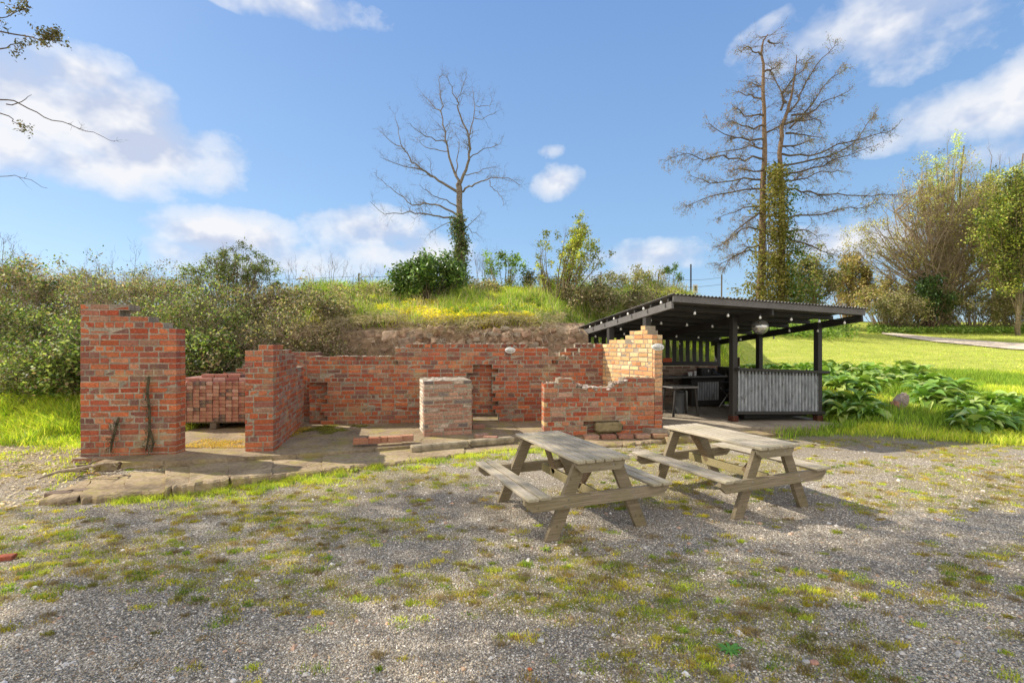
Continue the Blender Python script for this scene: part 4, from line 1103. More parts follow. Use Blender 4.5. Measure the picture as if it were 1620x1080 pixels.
# back counter
bc = empty('back_counter', S(.55, 2.55, fz_(.5))); setp(bc, 'black back counter with corrugated front inside the shelter', 'counter')
BLc = bc.location.copy()
def bpart(mb, name, mat): o = mb.build(name, mat, bc); o.location = -BLc; return o
mb = MB(); mb.bbox(S(.55, 2.55, .80), (2.5, .62, .035), EM, (1, 1, 1), .005); bpart(mb, 'counter_top', M['greybeam'])
mb = MB(); mb.bbox(S(1.35, 2.62, .42), (1.0, .4, .71), EM, (1, 1, 1), .005); bpart(mb, 'cabinet', M['black'])
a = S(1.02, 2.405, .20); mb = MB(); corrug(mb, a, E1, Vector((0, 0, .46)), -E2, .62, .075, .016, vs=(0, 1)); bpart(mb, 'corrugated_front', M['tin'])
mb = MB(); mb.bbox(S(-.3, 2.75, .42), (.9, .1, .70), EM, (.5, .5, .5), .005); bpart(mb, 'back_panel', M['black'])
# things on it
zc = .8185
mb = MB(); mb.bbox((0, 0, .095), (.30, .2, .19), None, (.02, .02, .02), .012); mb.bbox((.06, -.104, .12), (.03, .006, .06), None, (.35, .35, .35), .002); mb.lathe((-.06, -.1, .06), [(.03, 0), (.03, .05)], 10, (.03, .03, .03))
o = mb.build('coffee_machine', M['plastic']); o.location = S(1.28, 2.5, zc); o.rotation_euler = (0, 0, R(17)); setp(o, 'squat black machine standing on the back counter', 'appliance')
mb = MB(); mb.bbox((0, 0, .05), (.16, .16, .10), None, (.03, .03, .03), .02); mb.lathe((0, 0, .10), [(.05, 0), (.06, .05), (.03, .08)], 12, (.04, .04, .045)); mb.bbox((.12, 0, .02), (.14, .14, .04), None, (.03, .03, .03), .01)
o = mb.build('speaker', M['plastic']); o.location = S(1.58, 2.52, zc); o.rotation_euler = (0, 0, R(17)); setp(o, 'small rounded black speaker right of the machine on the back counter', 'speaker')
for i, (u, hh) in enumerate(((.98, .12), (.86, .1), (.80, .1))):
    mb = MB(); mb.lathe((0, 0, 0), [(.028, 0), (.034, hh), (.030, hh), (.025, .01)], 12, (.62, .64, .64)); o = mb.build('drinking_glass', M['plastic']); o.location = S(u, 2.45, zc)
    setp(o, ['tallest clear glass on the back counter beside the black machine', 'short glass second from the black machine', 'short glass furthest left on the back counter'][i], 'glass')
mb = MB(); mb.bbox(S(.55, VR-.068, 1.20), (.26, .012, .1), EM, (.55, .11, .04), .002); setp(mb.build('orange_sign', M['paper']), 'small orange card fixed to the rail below the slats', 'sign')
mb = MB(); mb.bbox(S(-.15, VR-.07, 1.34), (.16, .01, .36), EM, (.35, .37, .34), .002); setp(mb.build('notice_board', M['paper']), 'tall grey notice hanging on the slatted screen at the left', 'notice')
# stool-table, bin, chairs inside
def boxobj(name, items, mat, loc, yaw, label, cat):
    mb = MB()
    for c_, s_, col in items: mb.bbox(c_, s_, None, col, .008)
    o = mb.build(name, mat); o.location = loc; o.rotation_euler = (0, 0, yaw); setp(o, label, cat); return o
tt = empty('side_table', S(-.62, .85, fz_(-.6)), R(17)); setp(tt, 'small black table just inside the shelter beside the end pier', 'table')
mb = MB(); mb.bbox((0, 0, .60), (.62, .45, .03), None, (1.6, 1.6, 1.6), .005); mb.build('table_top', M['greybeam'], tt)
for sx in (-1, 1):
    for sy in (-1, 1):
        mb = MB(); mb.beam((sx*.24, sy*.18, .585), (sx*.30, sy*.2, .0), .04, .04); mb.build('leg', M['black'], tt)
mb = MB(); mb.lathe((0, 0, 0), [(.10, 0), (.13, .42), (.145, .43), (.145, .46), (.10, .48)], 16, (.10, .11, .12)); o = mb.build('waste_bin', M['plastic']); o.location = S(-.42, 1.15, fz_(-.4)); setp(o, 'grey plastic bin standing under the small black table', 'bin')
mb = MB(); mb.bbox((0, 0, .24), (.24, .1, .46), None, (.33, .33, .29), .02); o = mb.build('water_container', M['plastic']); o.location = S(-.16, 1.4, fz_(-.2)); o.rotation_euler = (0, 0, R(17)); setp(o, 'pale grey container behind the bin under the small table', 'container')
def folding_chair(loc, yaw, label):
    t = empty('folding_chair', loc, yaw); setp(t, label, 'chair')
    mb = MB(); mb.bbox((0, 0, .44), (.44, .42, .03), None, (.03, .03, .03), .012); mb.build('seat', M['plain'], t)
    mb = MB(); mb.bbox((0, .26, .74), (.44, .025, .46), Matrix.Rotation(-.2, 3, 'X'), (.03, .03, .03), .01); mb.build('backrest', M['plain'], t)
    for s in (-1, 1):
        mb = MB(); mb.tube([(s*.24, -.24, 0), (s*.24, .1, .45), (s*.24, .32, 1.02)], .014, 8, (.55, .55, .53)); mb.build('back_frame', M['metal'], t)
        mb = MB(); mb.tube([(s*.22, .25, 0), (s*.22, -.2, .5)], .013, 8, (.55, .55, .53)); mb.build('leg', M['metal'], t)
        mb = MB(); mb.bbox((s*.25, -.02, .64), (.04, .4, .025), None, (.03, .03, .03), .008); mb.build('armrest', M['plain'], t)
folding_chair(S(1.45, 1.25, fz_(1.4)), R(-60), 'black folding chair with bare metal frame inside the shelter')
folding_chair(S(1.75, 2.0, fz_(1.7)), R(-80), 'second folding chair further back against the right boards of the shelter')
boxobj('picture_board', [((0, 0, .13), (.16, .02, .26), (.22, .17, .13))], M['paper'], S(2.15, 2.3, 1.02), R(100), 'small brown board propped on the right rail of the shelter', 'board')
# hanging ball
c = S(.50, -.16, 1.955); m, nt, out = newmat('mirror_ball'); cc = obco(nt)
nn = noise(nt, cc, 30, 2); principled(nt, out, (.66, .66, .63), .18, bump(nt, nn.outputs[0], .5, .01), metal=.75)
mb = MB(); mb.lathe((0, 0, 0), [(.001+.155*math.sin(math.pi*i/20), -.155*math.cos(math.pi*i/20)) for i in range(21)], 28, (.6, .6, .6))
ball = empty('hanging_ball', c); setp(ball, 'shiny round mirror ball hanging under the shelter roof', 'mirror ball')
mb.build('globe', m, ball, True); mb = MB(); mb.tube([(0, 0, .15), (0, 0, .26)], .006, 6, (.05, .05, .05)); mb.build('cord', M['plain'], ball)
# festoon lights
sl = empty('string_lights', S(0, 0, 2.2)); setp(sl, 'string of white festoon bulbs looped under the shelter roof', 'string lights'); SLl = sl.location.copy()
bm = MB(); bm.lathe((0, 0, -.085), [(.004, .01), (.015, .014), (.022, .025), (.022, .036), (.014, .056), (.011, .065)], 12, (.80, .79, .74)); cap = MB(); cap.lathe((0, 0, -.02), [(.014, 0), (.014, .04)], 8, (.02, .02, .02))
b0 = bm.build('bulb', M['plastic'], sl, True); c0 = cap.build('socket', M['plain'], b0); firstb = True
runs = [([(-1.9, -.86), (-.5, -.84), (.9, -.86), (2.15, -.86)], .17, 2),
        ([(-1.9, -.6), (-1.9, .5), (-1.9, 1.6), (-1.9, 2.8)], .16, 1), ([(2.1, -.7), (2.1, .6), (2.1, 1.6), (2.1, 2.9)], .18, 1),
        ([(-1.8, .2), (-.6, .25), (.6, .2), (2.0, .25)], .17, 2), ([(-1.8, 1.7), (-.4, 1.7), (.8, 1.7), (2.0, 1.7)], .17, 2), ([(-1.0, 2.8), (.4, 2.8), (1.9, 2.8)], .17, 2)]
mb = MB()
for pts, dr, nb in runs:
    pl = []
    for i in range(len(pts)-1):
        for k in range(5):
            t = k/5; u = pts[i][0]*(1-t)+pts[i+1][0]*t; v = pts[i][1]*(1-t)+pts[i+1][1]*t; pl.append(S(u, v, rz_(u, v)-dr-.06*math.sin(math.pi*t)))
        for k in range(nb):
            t = (k+.5)/nb; u = pts[i][0]*(1-t)+pts[i+1][0]*t; v = pts[i][1]*(1-t)+pts[i+1][1]*t; p = S(u, v, rz_(u, v)-dr-.06*math.sin(math.pi*t)-.02)
            if firstb: b = b0; firstb = False
            else: b = copy_tree(b0, sl)
            b.location = p-SLl
    u, v = pts[-1]; pl.append(S(u, v, rz_(u, v)-dr)); mb.tube([q-SLl for q in pl], .005, 4, (.03, .03, .03))
mb.build('cable', M['plain'], sl)
# outside bulbs on left beam
mb = MB()
pl = [S(-2.10, -.7+i*.55, rz_(-2.03, -.7+i*.55)-.07) for i in range(8)]
for p in pl:
    b = copy_tree(b0, sl); b.location = p-SLl+Vector((-.01, 0, .02))

# ------------------------------------------------------------------ fence posts, sign on the bank
fen = empty('wire_fence', P(567, 455, 18.5)); setp(fen, 'post and wire fence along the crest of the bank', 'fence'); FL = fen.location.copy()
fp = [(567, 432), (950, 430), (1041, 432), (1141, 434)]
tops = []
for px, py in fp:
    d = 18.8; t = P(px, py, d); zb_ = Hs(t.x, t.y); mb = MB(); mb.tube([Vector((t.x, t.y, zb_-.1)), Vector((t.x+.02, t.y, t.z))], .026, 6, (.16, .12, .08)); o = mb.build('fence_post', M['bark'], fen); o.location = -FL; tops.append((t.x, t.y, t.z))
for dz in (.12, .38):
    mb = MB(); q = [(-16, 19.5, tops[0][2]-dz)]+[(a, b, c-dz) for a, b, c in tops]
    pl = []
    for i in range(len(q)-1):
        for k in range(6):
            t = k/6; a = Vector(q[i]).lerp(Vector(q[i+1]), t); a.z -= .12*math.sin(math.pi*t); pl.append(a)
    pl.append(Vector(q[-1])); mb.tube(pl, .006, 4, (.08, .08, .08)); o = mb.build('wire', M['plain'], fen); o.location = -FL
mb = MB(); t = P(1093, 418, 17.5); mb.tube([Vector((t.x, t.y, Hs(t.x, t.y)-.1)), t], .028, 8, (.05, .055, .06)); setp(mb.build('metal_pole', M['plain']), 'thin dark metal pole rising behind the shelter roof', 'pole')
sg = empty('sign_box', P(1100, 470, 17.4)); setp(sg, 'small white framed sign box on a stake behind the shelter roof', 'sign'); t = P(1100, 457, 17.4)-sg.location
mb = MB(); mb.tube([(0, .02, Hs(sg.location.x, sg.location.y)-sg.location.z-.1), t], .02, 6, (.1, .08, .06)); mb.build('stake', M['plain'], sg)
mb = MB(); mb.bbox(t, (.16, .05, .30), None, (.6, .57, .48), .008); mb.build('frame', M['plain'], sg)
mb = MB(); mb.bbox(t+Vector((0, -.03, .02)), (.07, .02, .16), None, (.05, .045, .03), .003); mb.build('panel', M['plain'], sg)

# ------------------------------------------------------------------ trees
def smooth_path(pts, jit=0.0, sub=3):
    out = []; n = len(pts)
    for i in range(n-1):
        p0 = pts[max(i-1, 0)]; p1 = pts[i]; p2 = pts[i+1]; p3 = pts[min(i+2, n-1)]
        for k in range(sub):
            t = k/sub; q = .5*((2*p1)+(-p0+p2)*t+(2*p0-5*p1+4*p2-p3)*t*t+(-p0+3*p1-3*p2+p3)*t**3)
            if (i or k) and jit: q = q+Vector((random.gauss(0, jit), random.gauss(0, jit), random.gauss(0, jit)))
            out.append(q)
    out.append(pts[-1]); return out
def twig(mb, p, d, l, r, lev, tips, col, up=.15, droop=0.0, spread=.75, nchild=4, crook=.22, seg=4):
    q = [p]; dd = d.copy()
    for i in range(seg):
        dd = (dd+Vector((random.gauss(0, crook), random.gauss(0, crook), random.gauss(up*.6-droop*(i/seg), crook)))).normalized(); q.append(q[-1]+dd*l/seg)
    mb.tube(q, [r*(1-.8*i/seg) for i in range(seg+1)], 4 if r > .006 else 3, col, False)
    tips.extend(q[1:])
    if lev > 0:
        for k in range(nchild):
            i = random.randint(1, seg); t = (q[i]-q[i-1]).normalized(); rv = Vector((random.gauss(0, 1), random.gauss(0, 1), random.gauss(0, 1))); rv = (rv-t*rv.dot(t)).normalized()
            twig(mb, q[i], (t*(1-spread*.4)+rv*spread).normalized(), l*random.uniform(.4, .7), r*.55*(1-.5*i/seg)+.001, lev-1, tips, col, up, droop, spread, max(2, nchild-1), crook, seg if lev > 1 else 3)
def limb(mb, pts, r0, r1, tips, col, den=3.0, tl=.8, lev=1, jit=.02, start=.25, rmin=.004, **kw):
    q = smooth_path(pts, jit); n = len(q); rad = [r0+(r1-r0)*(i/(n-1))**.8 for i in range(n)]
    mb.tube(q, rad, 7 if r0 > .06 else 5, col)
    Ltot = sum((q[i+1]-q[i]).length for i in range(n-1))
    for k in range(int(Ltot*den)):
        f = random.uniform(start, 1)**.9; i = min(int(f*(n-1)), n-2); p = q[i].lerp(q[i+1], random.random()); t = (q[i+1]-q[i]).normalized()
        rv = Vector((random.gauss(0, 1), random.gauss(0, 1), random.gauss(0, 1))); rv = (rv-t*rv.dot(t)).normalized()
        sp = kw.get('spread', .75)
        twig(mb, p, (t*.7+rv*sp).normalized(), tl*random.uniform(.5, 1.2)*(1.15-.5*f), max(rmin, rad[i]*.35), lev, tips, col, **{a: b for a, b in kw.items()})
    tips.append(q[-1])
def leafcloud(centres, n, size, cols, spread, up=.3, ar=.55):
    c = np.array([tuple(p) for p in centres]); i = rng.integers(0, len(c), n); return leaves(c[i]+rng.normal(0, spread, (n, 3)), size, cols, up, ar)

# centre bare tree
D1 = 20.0
def z1(lst, off):
    n = len(lst); out = []
    for i, (a, b) in enumerate(lst):
        out.append(P(560+a/2.7, 80+b/2.7, D1+off*i/(n-1)))
    return out
tr = empty('bare_tree', P(732, 470, D1)); setp(tr, 'tall bare spreading tree with ivy covered trunk on the bank', 'tree'); TL = tr.location.copy()
GB = (.20, .165, .13); tips = []
mb = MB(); tk = z1([(462, 1075), (458, 960), (455, 850), (452, 720), (450, 600), (447, 570)], 0); mb.tube(smooth_path(tk, .01), [.17]*6+[.15]*4+[.12]*6, 9, GB)
o = mb.build('trunk', M['bark'], tr, True); o.location = -TL
mb = MB()
for lst, off, r0 in [([(450, 612), (400, 575), (340, 540), (290, 510), (250, 475), (215, 420), (190, 350), (175, 270)], 1.2, .085), ([(290, 510), (230, 498), (170, 480), (110, 455)], -.8, .035), ([(215, 420), (160, 385), (110, 345)], .5, .03),
     ([(440, 715), (380, 712), (320, 700), (260, 690), (190, 695), (130, 695), (70, 645)], -1.5, .06), ([(436, 700), (370, 665), (300, 655), (250, 660), (190, 610), (140, 570), (90, 530)], 1.5, .06), ([(442, 670), (390, 640), (330, 620), (280, 570)], -1.3, .04),
     ([(445, 570), (430, 520), (400, 430), (385, 350), (375, 260), (370, 180), (365, 110)], .7, .08), ([(375, 270), (330, 225), (290, 180)], .8, .03), ([(395, 390), (330, 375), (280, 350), (240, 310)], -1, .035), ([(400, 430), (340, 425), (290, 405), (260, 370)], 1, .03),
     ([(447, 575), (480, 510), (492, 440), (490, 370), (455, 280), (440, 220), (420, 160), (395, 115)], -.9, .09), ([(490, 370), (510, 300), (515, 230), (505, 170)], .8, .04), ([(515, 290), (560, 285), (610, 262)], .6, .022), ([(440, 220), (460, 160), (480, 95)], .5, .025),
     ([(492, 460), (530, 440), (580, 415), (630, 395)], -1, .035), ([(440, 540), (440, 470), (450, 400), (430, 350)], 1, .04), ([(455, 602), (490, 585), (530, 560), (570, 550), (620, 543), (670, 550), (710, 575)], -1.2, .06), ([(580, 555), (590, 590), (620, 610), (640, 660)], -.6, .025),
     ([(470, 530), (520, 520), (570, 505), (620, 490)], 1.2, .03), ([(465, 740), (510, 770), (545, 800)], -.5, .022), ([(470, 760), (520, 720), (545, 680)], .5, .022), ([(440, 722), (370, 750), (320, 790)], .8, .025), ([(520, 235), (560, 240), (600, 215)], -.4, .018)]:
    limb(mb, z1(lst, off), r0*.78, .006, tips, GB, den=5, tl=.7, lev=2, jit=.03, nchild=4, up=.12, crook=.28, rmin=.0045)
o = mb.build('branches', M['bark'], tr); o.location = -TL
IVY = [(.06, .10, .03), (.09, .14, .04), (.12, .16, .06), (.16, .18, .09)]
cs = [tk[0].lerp(tk[3], t/30)+Vector((random.gauss(0, .1), -.05, 0)) for t in range(31)]
Q, C = leafcloud(cs, 5500, .055, IVY+[(.2, .16, .1)], .14); o = MB().build('ivy', M['leaf'], tr, False, (Q, C)); o.location = -TL

# paired half-dead conifers
D2 = 28.0
def z2(lst, off):
    n = len(lst); return [P(1040+a/2.455, 40+b/2.455, D2+off*i/(max(n-1, 1))) for i, (a, b) in enumerate(lst)]
BR = (.19, .13, .085)
BRT = [(.20, .115, .065), (.26, .16, .09), (.15, .085, .05), (.20, .16, .07)]
def conifer(trunk, limbs, tw, label, seed, grn, nleaf):
    random.seed(seed); base = z2(trunk[:1], 0)[0]; t = empty('conifer_tree', base); setp(t, label, 'tree'); T = t.location.copy(); tips = []
    mb = MB(); q = smooth_path(z2(trunk, 0), .03); n = len(q); mb.tube(q, [tw*(1-.9*(i/(n-1))**.8) for i in range(n)], 9, BR); o = mb.build('trunk', M['bark'], t, True); o.location = -T
    mb = MB()
    for lst, off in limbs: limb(mb, z2(lst, off), .065, .012, tips, (.13, .10, .075), den=8, tl=.8, lev=2, jit=.05, start=.10, nchild=3, up=.0, droop=.22, crook=.2, rmin=.010, spread=.6)
    # short whorl twigs on the trunk
    for k in range(70):
        i = random.randint(n//4, n-2); a = random.uniform(0, 6.28); twig(mb, q[i], Vector((math.cos(a), math.sin(a), .1)), random.uniform(.5, 1.4), .012, 1, tips, (.15, .11, .08), up=0, droop=.3, nchild=4)
    o = mb.build('branches', M['bark'], t); o.location = -T
    Q, C = leafcloud(tips, int(nleaf*2.2), .04, BRT+BRT+grn, .05, .0, .35); o = MB().build('foliage', M['leaf'], t, False, (Q, C)); o.location = -T
conifer([(396, 1110), (405, 850), (412, 600), (418, 400), (412, 200), (405, 80), (430, 35)],
    [([(412, 520), (340, 515), (250, 510), (180, 520), (110, 500), (30, 530)], -1), ([(415, 440), (330, 440), (260, 420), (200, 380)], 1), ([(412, 350), (340, 350), (290, 310)], -1), ([(415, 300), (360, 270), (300, 260)], 1), ([(412, 600), (300, 600), (200, 610), (130, 585)], 1.5),
     ([(410, 640), (330, 640), (220, 660), (110, 705)], -1.5), ([(410, 710), (340, 710), (240, 745)], 1.5), ([(405, 790), (330, 790), (260, 850)], -1), ([(400, 880), (330, 885), (230, 940)], 1), ([(408, 120), (370, 95), (335, 90)], 0), ([(415, 480), (360, 470), (280, 485), (220, 500)], 2),
     ([(413, 390), (370, 400), (310, 385), (270, 370)], -2), ([(408, 730), (350, 760), (290, 810), (240, 860)], -2), ([(404, 850), (350, 870), (290, 900), (250, 950)], 0), ([(413, 560), (350, 560), (280, 570)], -2), ([(412, 240), (380, 225), (350, 225)], 1), ([(430, 60), (455, 68), (480, 72)], 0),
     ([(418, 420), (470, 400), (540, 370), (590, 345)], 2), ([(416, 180), (450, 170), (480, 150)], 1)], .24, 'left trunk of the paired half-dead conifers behind the shelter', 51, [(.18, .2, .07)], 6500)
conifer([(478, 1110), (485, 800), (482, 640), (478, 430), (500, 350), (520, 280), (530, 200), (540, 120)],
    [([(500, 360), (545, 290), (580, 220), (640, 130), (700, 75)], -1), ([(515, 400), (580, 330), (640, 240), (735, 165)], 1), ([(485, 500), (600, 500), (700, 460), (830, 430), (925, 400)], -1), ([(485, 545), (620, 520), (740, 470), (800, 410), (840, 350)], 1.5), ([(488, 580), (600, 550), (700, 520), (830, 470)], -1.5),
     ([(490, 630), (560, 640), (650, 658), (780, 658), (860, 665), (985, 640)], 0), ([(495, 740), (560, 742), (680, 722), (780, 710), (860, 690)], 1), ([(500, 820), (600, 860), (680, 890)], -1), ([(480, 330), (500, 240), (560, 180), (600, 120)], 1.5), ([(485, 385), (570, 370), (635, 370)], -1), ([(500, 300), (470, 240), (435, 170)], 1),
     ([(500, 420), (570, 430), (640, 435)], 1.5), ([(520, 350), (590, 340), (660, 290), (745, 255)], -.5), ([(484, 470), (560, 455), (610, 440)], -2), ([(484, 610), (550, 600), (640, 570), (720, 568)], 2), ([(490, 800), (560, 795), (620, 820)], 1.5)], .21, 'right trunk of the paired conifers with long limbs reaching right and ivy at its base', 52, [(.18, .24, .05), (.14, .2, .05)], 6000)
random.seed(8)
# ivy mass around conifer base: separate plant
cs = []
for k in range(900):
    t = random.random()**1.9*1.12; zx = random.gauss(470-5*t, 60*(1-.6*t)*(.7+.6*abs(math.sin(t*9)))); zy = 1110-500*t; cs.append(P(1040+zx/2.455, 40+zy/2.455, D2+random.uniform(-.9, .5)))
iv = empty('ivy_bush', P(1232, 490, D2-.5)); setp(iv, 'dense green and golden ivy wrapped round the conifer trunks', 'ivy'); T = iv.location.copy()
c = np.array([tuple(p) for p in cs]); i = rng.integers(0, len(c), 16000); cc = c[i]+rng.normal(0, .16, (16000, 3)); right = cc[:, 0] > (1236-CX)/F*D2
Q, C = leaves(cc, .085, [(.05, .10, .02), (.08, .14, .03), (.14, .16, .05)], .3); Cg = np.array([(.30, .26, .07), (.24, .24, .06), (.34, .28, .1)])[rng.integers(0, 3, 16000)]; mixk = (~right) | (rng.random(16000) < .3); C[mixk] = Cg[mixk]*rng.uniform(.7, 1.2, (mixk.sum(), 1))
o = MB().build('foliage', M['leaf'], iv, False, (Q, C)); o.location = -T
mb = MB()
for k in range(14): mb.tube([P(1200+k*4, 495, D2), P(1202+k*3, 420, D2-.2), P(1208+k*2.5, 350, D2)], .02, 4, (.12, .09, .06))
o = mb.build('stems', M['bark'], iv); o.location = -T

# generic bush / shrub ---------------------------------------------------
def bush(name, label, px, base_y, top_y, wpx, d, nstem, cols, leafn, lsize, twl=.6, lean=0, stemcol=(.2, .15, .1), cat='bush', den=3, lev=1, group=None, up=.25, shape=.6, spread=.10, mat='leaf', r0=.02, arch=0.0, zb_=None, trunk=None):
    b = P(px, base_y, d); zb2 = Hs(b.x, b.y) if zb_ is None else zb_; topz = HC-(top_y-HY)/F*d; h = topz-zb2; hw = wpx/F*d/2
    t = empty(name, (b.x, b.y, zb2)); setp(t, label, cat, group); tips = []; mb = MB(); fol = []
    for k in range(nstem):
        a = random.uniform(0, 6.28); rr = random.uniform(0, 1)**.6; fx = math.cos(a)*hw*rr; fy = math.sin(a)*min(hw, 1.6)*rr*.8; hh = h*(1-shape*rr**2)*random.uniform(.75, 1.04)
        if trunk:
            tq = trunk[k % len(trunk)]; hh = max(hh, h*.12); fr_ = random.uniform(.15, .75)*hh/h
            s = Vector((tq[0]*hw*fr_, random.uniform(-.1, .1), h*fr_)); e_ = Vector((fx, fy, hh)); m1 = s.lerp(e_, .5)+Vector((fx*.08, 0, -hh*.02+random.uniform(-.3, .3)))
            limb(mb, [s, m1, e_], r0*random.uniform(.35, .7), .008, tips, stemcol, den=den, tl=twl, lev=lev, jit=.07, start=.1, nchild=3, up=up, crook=.3, rmin=.007)
            continue
        s = Vector((fx*.35+random.uniform(-.1, .1), fy*.35, -.05)); e_ = Vector((fx+lean*hh, fy, hh)); m1 = s.lerp(e_, .5)+Vector((fx*.12, 0, hh*(.10+arch)))
        if arch: e_.z -= arch*hh*.8
        limb(mb, [s, m1, e_], r0*random.uniform(.6, 1.2), .004, tips, stemcol, den=den, tl=twl, lev=lev, jit=.02, start=.2, nchild=3, up=up, crook=.25, rmin=.004)
    for tq in (trunk or []):
        mb.tube(smooth_path([Vector((0, 0, -.2)), Vector((tq[0]*hw*.12, 0, h*.2)), Vector((tq[0]*hw*.4, 0, h*.5)), Vector((tq[0]*hw*tq[1], 0, h*tq[1]))], .05), [r0*1.6*(1-.085*i) for i in range(10)], 7, stemcol)
    mb.build('stems', M['bark'], t)
    if leafn:
        # clumped: pick cluster centres among tips and give each one tint
        tp = np.array([tuple(p) for p in tips]); nc = max(10, leafn//45); ci = rng.integers(0, len(tp), nc); per = leafn//nc
        idx = np.repeat(ci, per); cen = tp[idx]+rng.normal(0, spread, (len(idx), 3)); Q, C = leaves(cen, lsize, cols, .35)
        tint = np.repeat(rng.uniform(.4, 1.45, nc), per)[:, None]; C = C*tint
        MB().build('foliage', M[mat], t, False, (Q, C))
    return t
random.seed(12)
YG = [(.30, .33, .05), (.36, .36, .07), (.22, .28, .05), (.42, .38, .10)]
DG = [(.05, .10, .025), (.08, .15, .03), (.11, .19, .04), (.15, .22, .06)]
BRB = [(.07, .12, .03), (.12, .18, .04), (.20, .25, .06), (.30, .33, .10), (.24, .17, .10), (.30, .22, .14), (.16, .11, .07), (.40, .38, .2)]
BST = (.46, .36, .26)
# left brambles: list (px, base, top, width, d)
BL_ = [(5, 600, 475, 190, 11.2), (95, 600, 495, 150, 11.0), (40, 560, 405, 200, 12.6), (150, 560, 425, 170, 12.2), (235, 560, 432, 160, 12.6), (310, 590, 455, 150, 11.2), (330, 600, 520, 130, 10.4), (400, 560, 440, 150, 12.8), (455, 560, 450, 120, 13.2), (250, 500, 415, 190, 15), (390, 590, 505, 120, 10.9), (120, 500, 410, 180, 15.5), (470, 575, 500, 130, 11.6), (0, 500, 400, 160, 15), (520, 560, 505, 90, 11.5)]
BLN = ['lowest bramble clump at the far left edge above the grass patch', 'leafy bramble bush just left of the tall pier', 'large bramble mound rising at the left edge', 'bramble thicket directly behind the tall left pier', 'brown stemmed bramble mound right of the tall pier top', 'bramble bush above the doorway of the ruin', 'bright leafy bramble spilling over the brick stack', 'mid bramble mound above the narrow pier', 'twiggy bramble above the left end of the back wall', 'bramble crest behind the tall pier on the skyline', 'low bramble clump behind the narrow pier top', 'bramble crest at the left skyline with bare shoots', 'low bramble hanging over the left end of the back wall', 'highest bramble at the left edge of the view', 'small bramble sprig above the stone wall at its left end']
BL_ += [(505, 545, 478, 130, 12.4), (560, 520, 468, 90, 15), (612, 500, 462, 70, 16.5), (935, 500, 452, 90, 15.5), (1015, 500, 452, 110, 15.2), (745, 500, 455, 70, 16), (60, 640, 560, 110, 9.6), (118, 640, 540, 70, 9.4), (315, 600, 535, 90, 10.4)]
BLN += ['tangled brown bramble draped over the left end of the earth face', 'low scrubby bramble on the bank crest left of the dark shrub', 'small scrub tuft just left of the dark round shrub', 'low scrub on the bank right of the yellow green tree', 'brown scrub above the rear corner of the shelter roof', 'low scrub at the foot of the bare tree on its right', 'low bright leafy shrub in the grass left of the tall pier', 'small bright shrub tucked against the left side of the tall pier', 'low bright shrub behind the doorway beside the brick stack']
for (px, by, ty, wp, d), nm in zip(BL_, BLN):
    ty += 14
    bri = px in (5, 95, 330, 310, 60, 118, 315)
    ca = [(.06, .10, .025), (.11, .17, .035), (.20, .26, .06), (.34, .38, .12), (.22, .16, .09)] if bri else (BRB if px < 260 else [(.09, .12, .035), (.16, .18, .06), (.30, .24, .14), (.22, .16, .10), (.36, .31, .18)])
    bush('bramble_bush', nm, px, by, ty, wp, d, 46, ca, 9500 if bri else 5600, random.uniform(.028, .042), .55, 0, BST, 'bramble', 7, 2, 'brambles on the left bank', .1, .55, .10, r0=.015, arch=.12)
bush('gorse_bush', 'dark rounded evergreen bush on the skyline above the brambles', 365, 500, 398, 150, 14, 50, [(.10, .14, .05), (.16, .2, .07), (.22, .2, .1), (.13, .17, .05)], 13000, .03, .5, .05, (.26, .19, .13), 'bush', 5, 2, None, .5, .5, .06, r0=.02)
bush('evergreen_shrub', 'dense round dark green shrub at the foot of the bare tree', 680, 505, 415, 118, 14.5, 40, DG+[(.2, .26, .08)], 12000, .05, .45, .0, (.15, .12, .08), 'shrub', 4, 1, None, .3, .45, .09, 'gloss')
bush('young_tree', 'young tree with fresh yellow green leaves right of the bare tree', 885, 495, 352, 105, 15.5, 24, YG, 5500, .04, .55, .22, (.22, .17, .1), 'tree', 4, 1, None, .5, .45, .07, r0=.03)
bush('young_tree', 'smaller leafy sapling between the bare tree and the yellow green tree', 800, 480, 403, 75, 17, 16, [(.14, .22, .05), (.2, .27, .06)], 1500, .045, .5, .0, (.22, .17, .1), 'tree', 3, 1, None, .5, .5, .07, r0=.02)
bush('low_shrub', 'low dark shrub on the bank below the leafy sapling', 850, 480, 440, 90, 16.5, 20, [(.1, .12, .04), (.2, .2, .07), (.25, .2, .12)], 2500, .035, .4, 0, (.22, .16, .1), 'shrub', 3, 1, None, .3, .5, .08)
for px, ty, wp, nm in ((528, 410, 70, 'bare sapling on the crest left of the fence post'), (590, 432, 50, 'small bare sapling right of the fence post'), (765, 395, 40, 'thin bare shoots just right of the bare tree trunk'), (1040, 440, 60, 'bare brown shoots above the left end of the shelter roof'), (15, 372, 90, 'bare tree tops at the far left skyline'), (205, 395, 150, 'bare shoots sticking up from the left brambles'), (460, 425, 90, 'bare twigs right of the dark rounded bush')):
    bush('bare_sapling', nm, px, 465, ty, wp, 18 if px > 480 else 14.5, 8, [], 0, .03, .55, 0, (.20, .15, .11), 'sapling', 4, 2, None, .6, .4, .06, r0=.012)
bush('twiggy_bush', 'brown leafed bush on the crest left of the shelter roof', 1000, 478, 437, 110, 17, 26, [(.24, .22, .08), (.3, .24, .12), (.18, .2, .06)], 3200, .035, .45, 0, (.24, .17, .11), 'bush', 4, 1, None, .3, .5, .08)
bush('sapling', 'small green leaved sapling beside the dark pole', 1064, 462, 418, 42, 17.8, 6, [(.12, .2, .06), (.16, .24, .07)], 420, .045, .4, .1, (.18, .14, .1), 'sapling', 3, 1, None, .5, .5, .06, r0=.015)
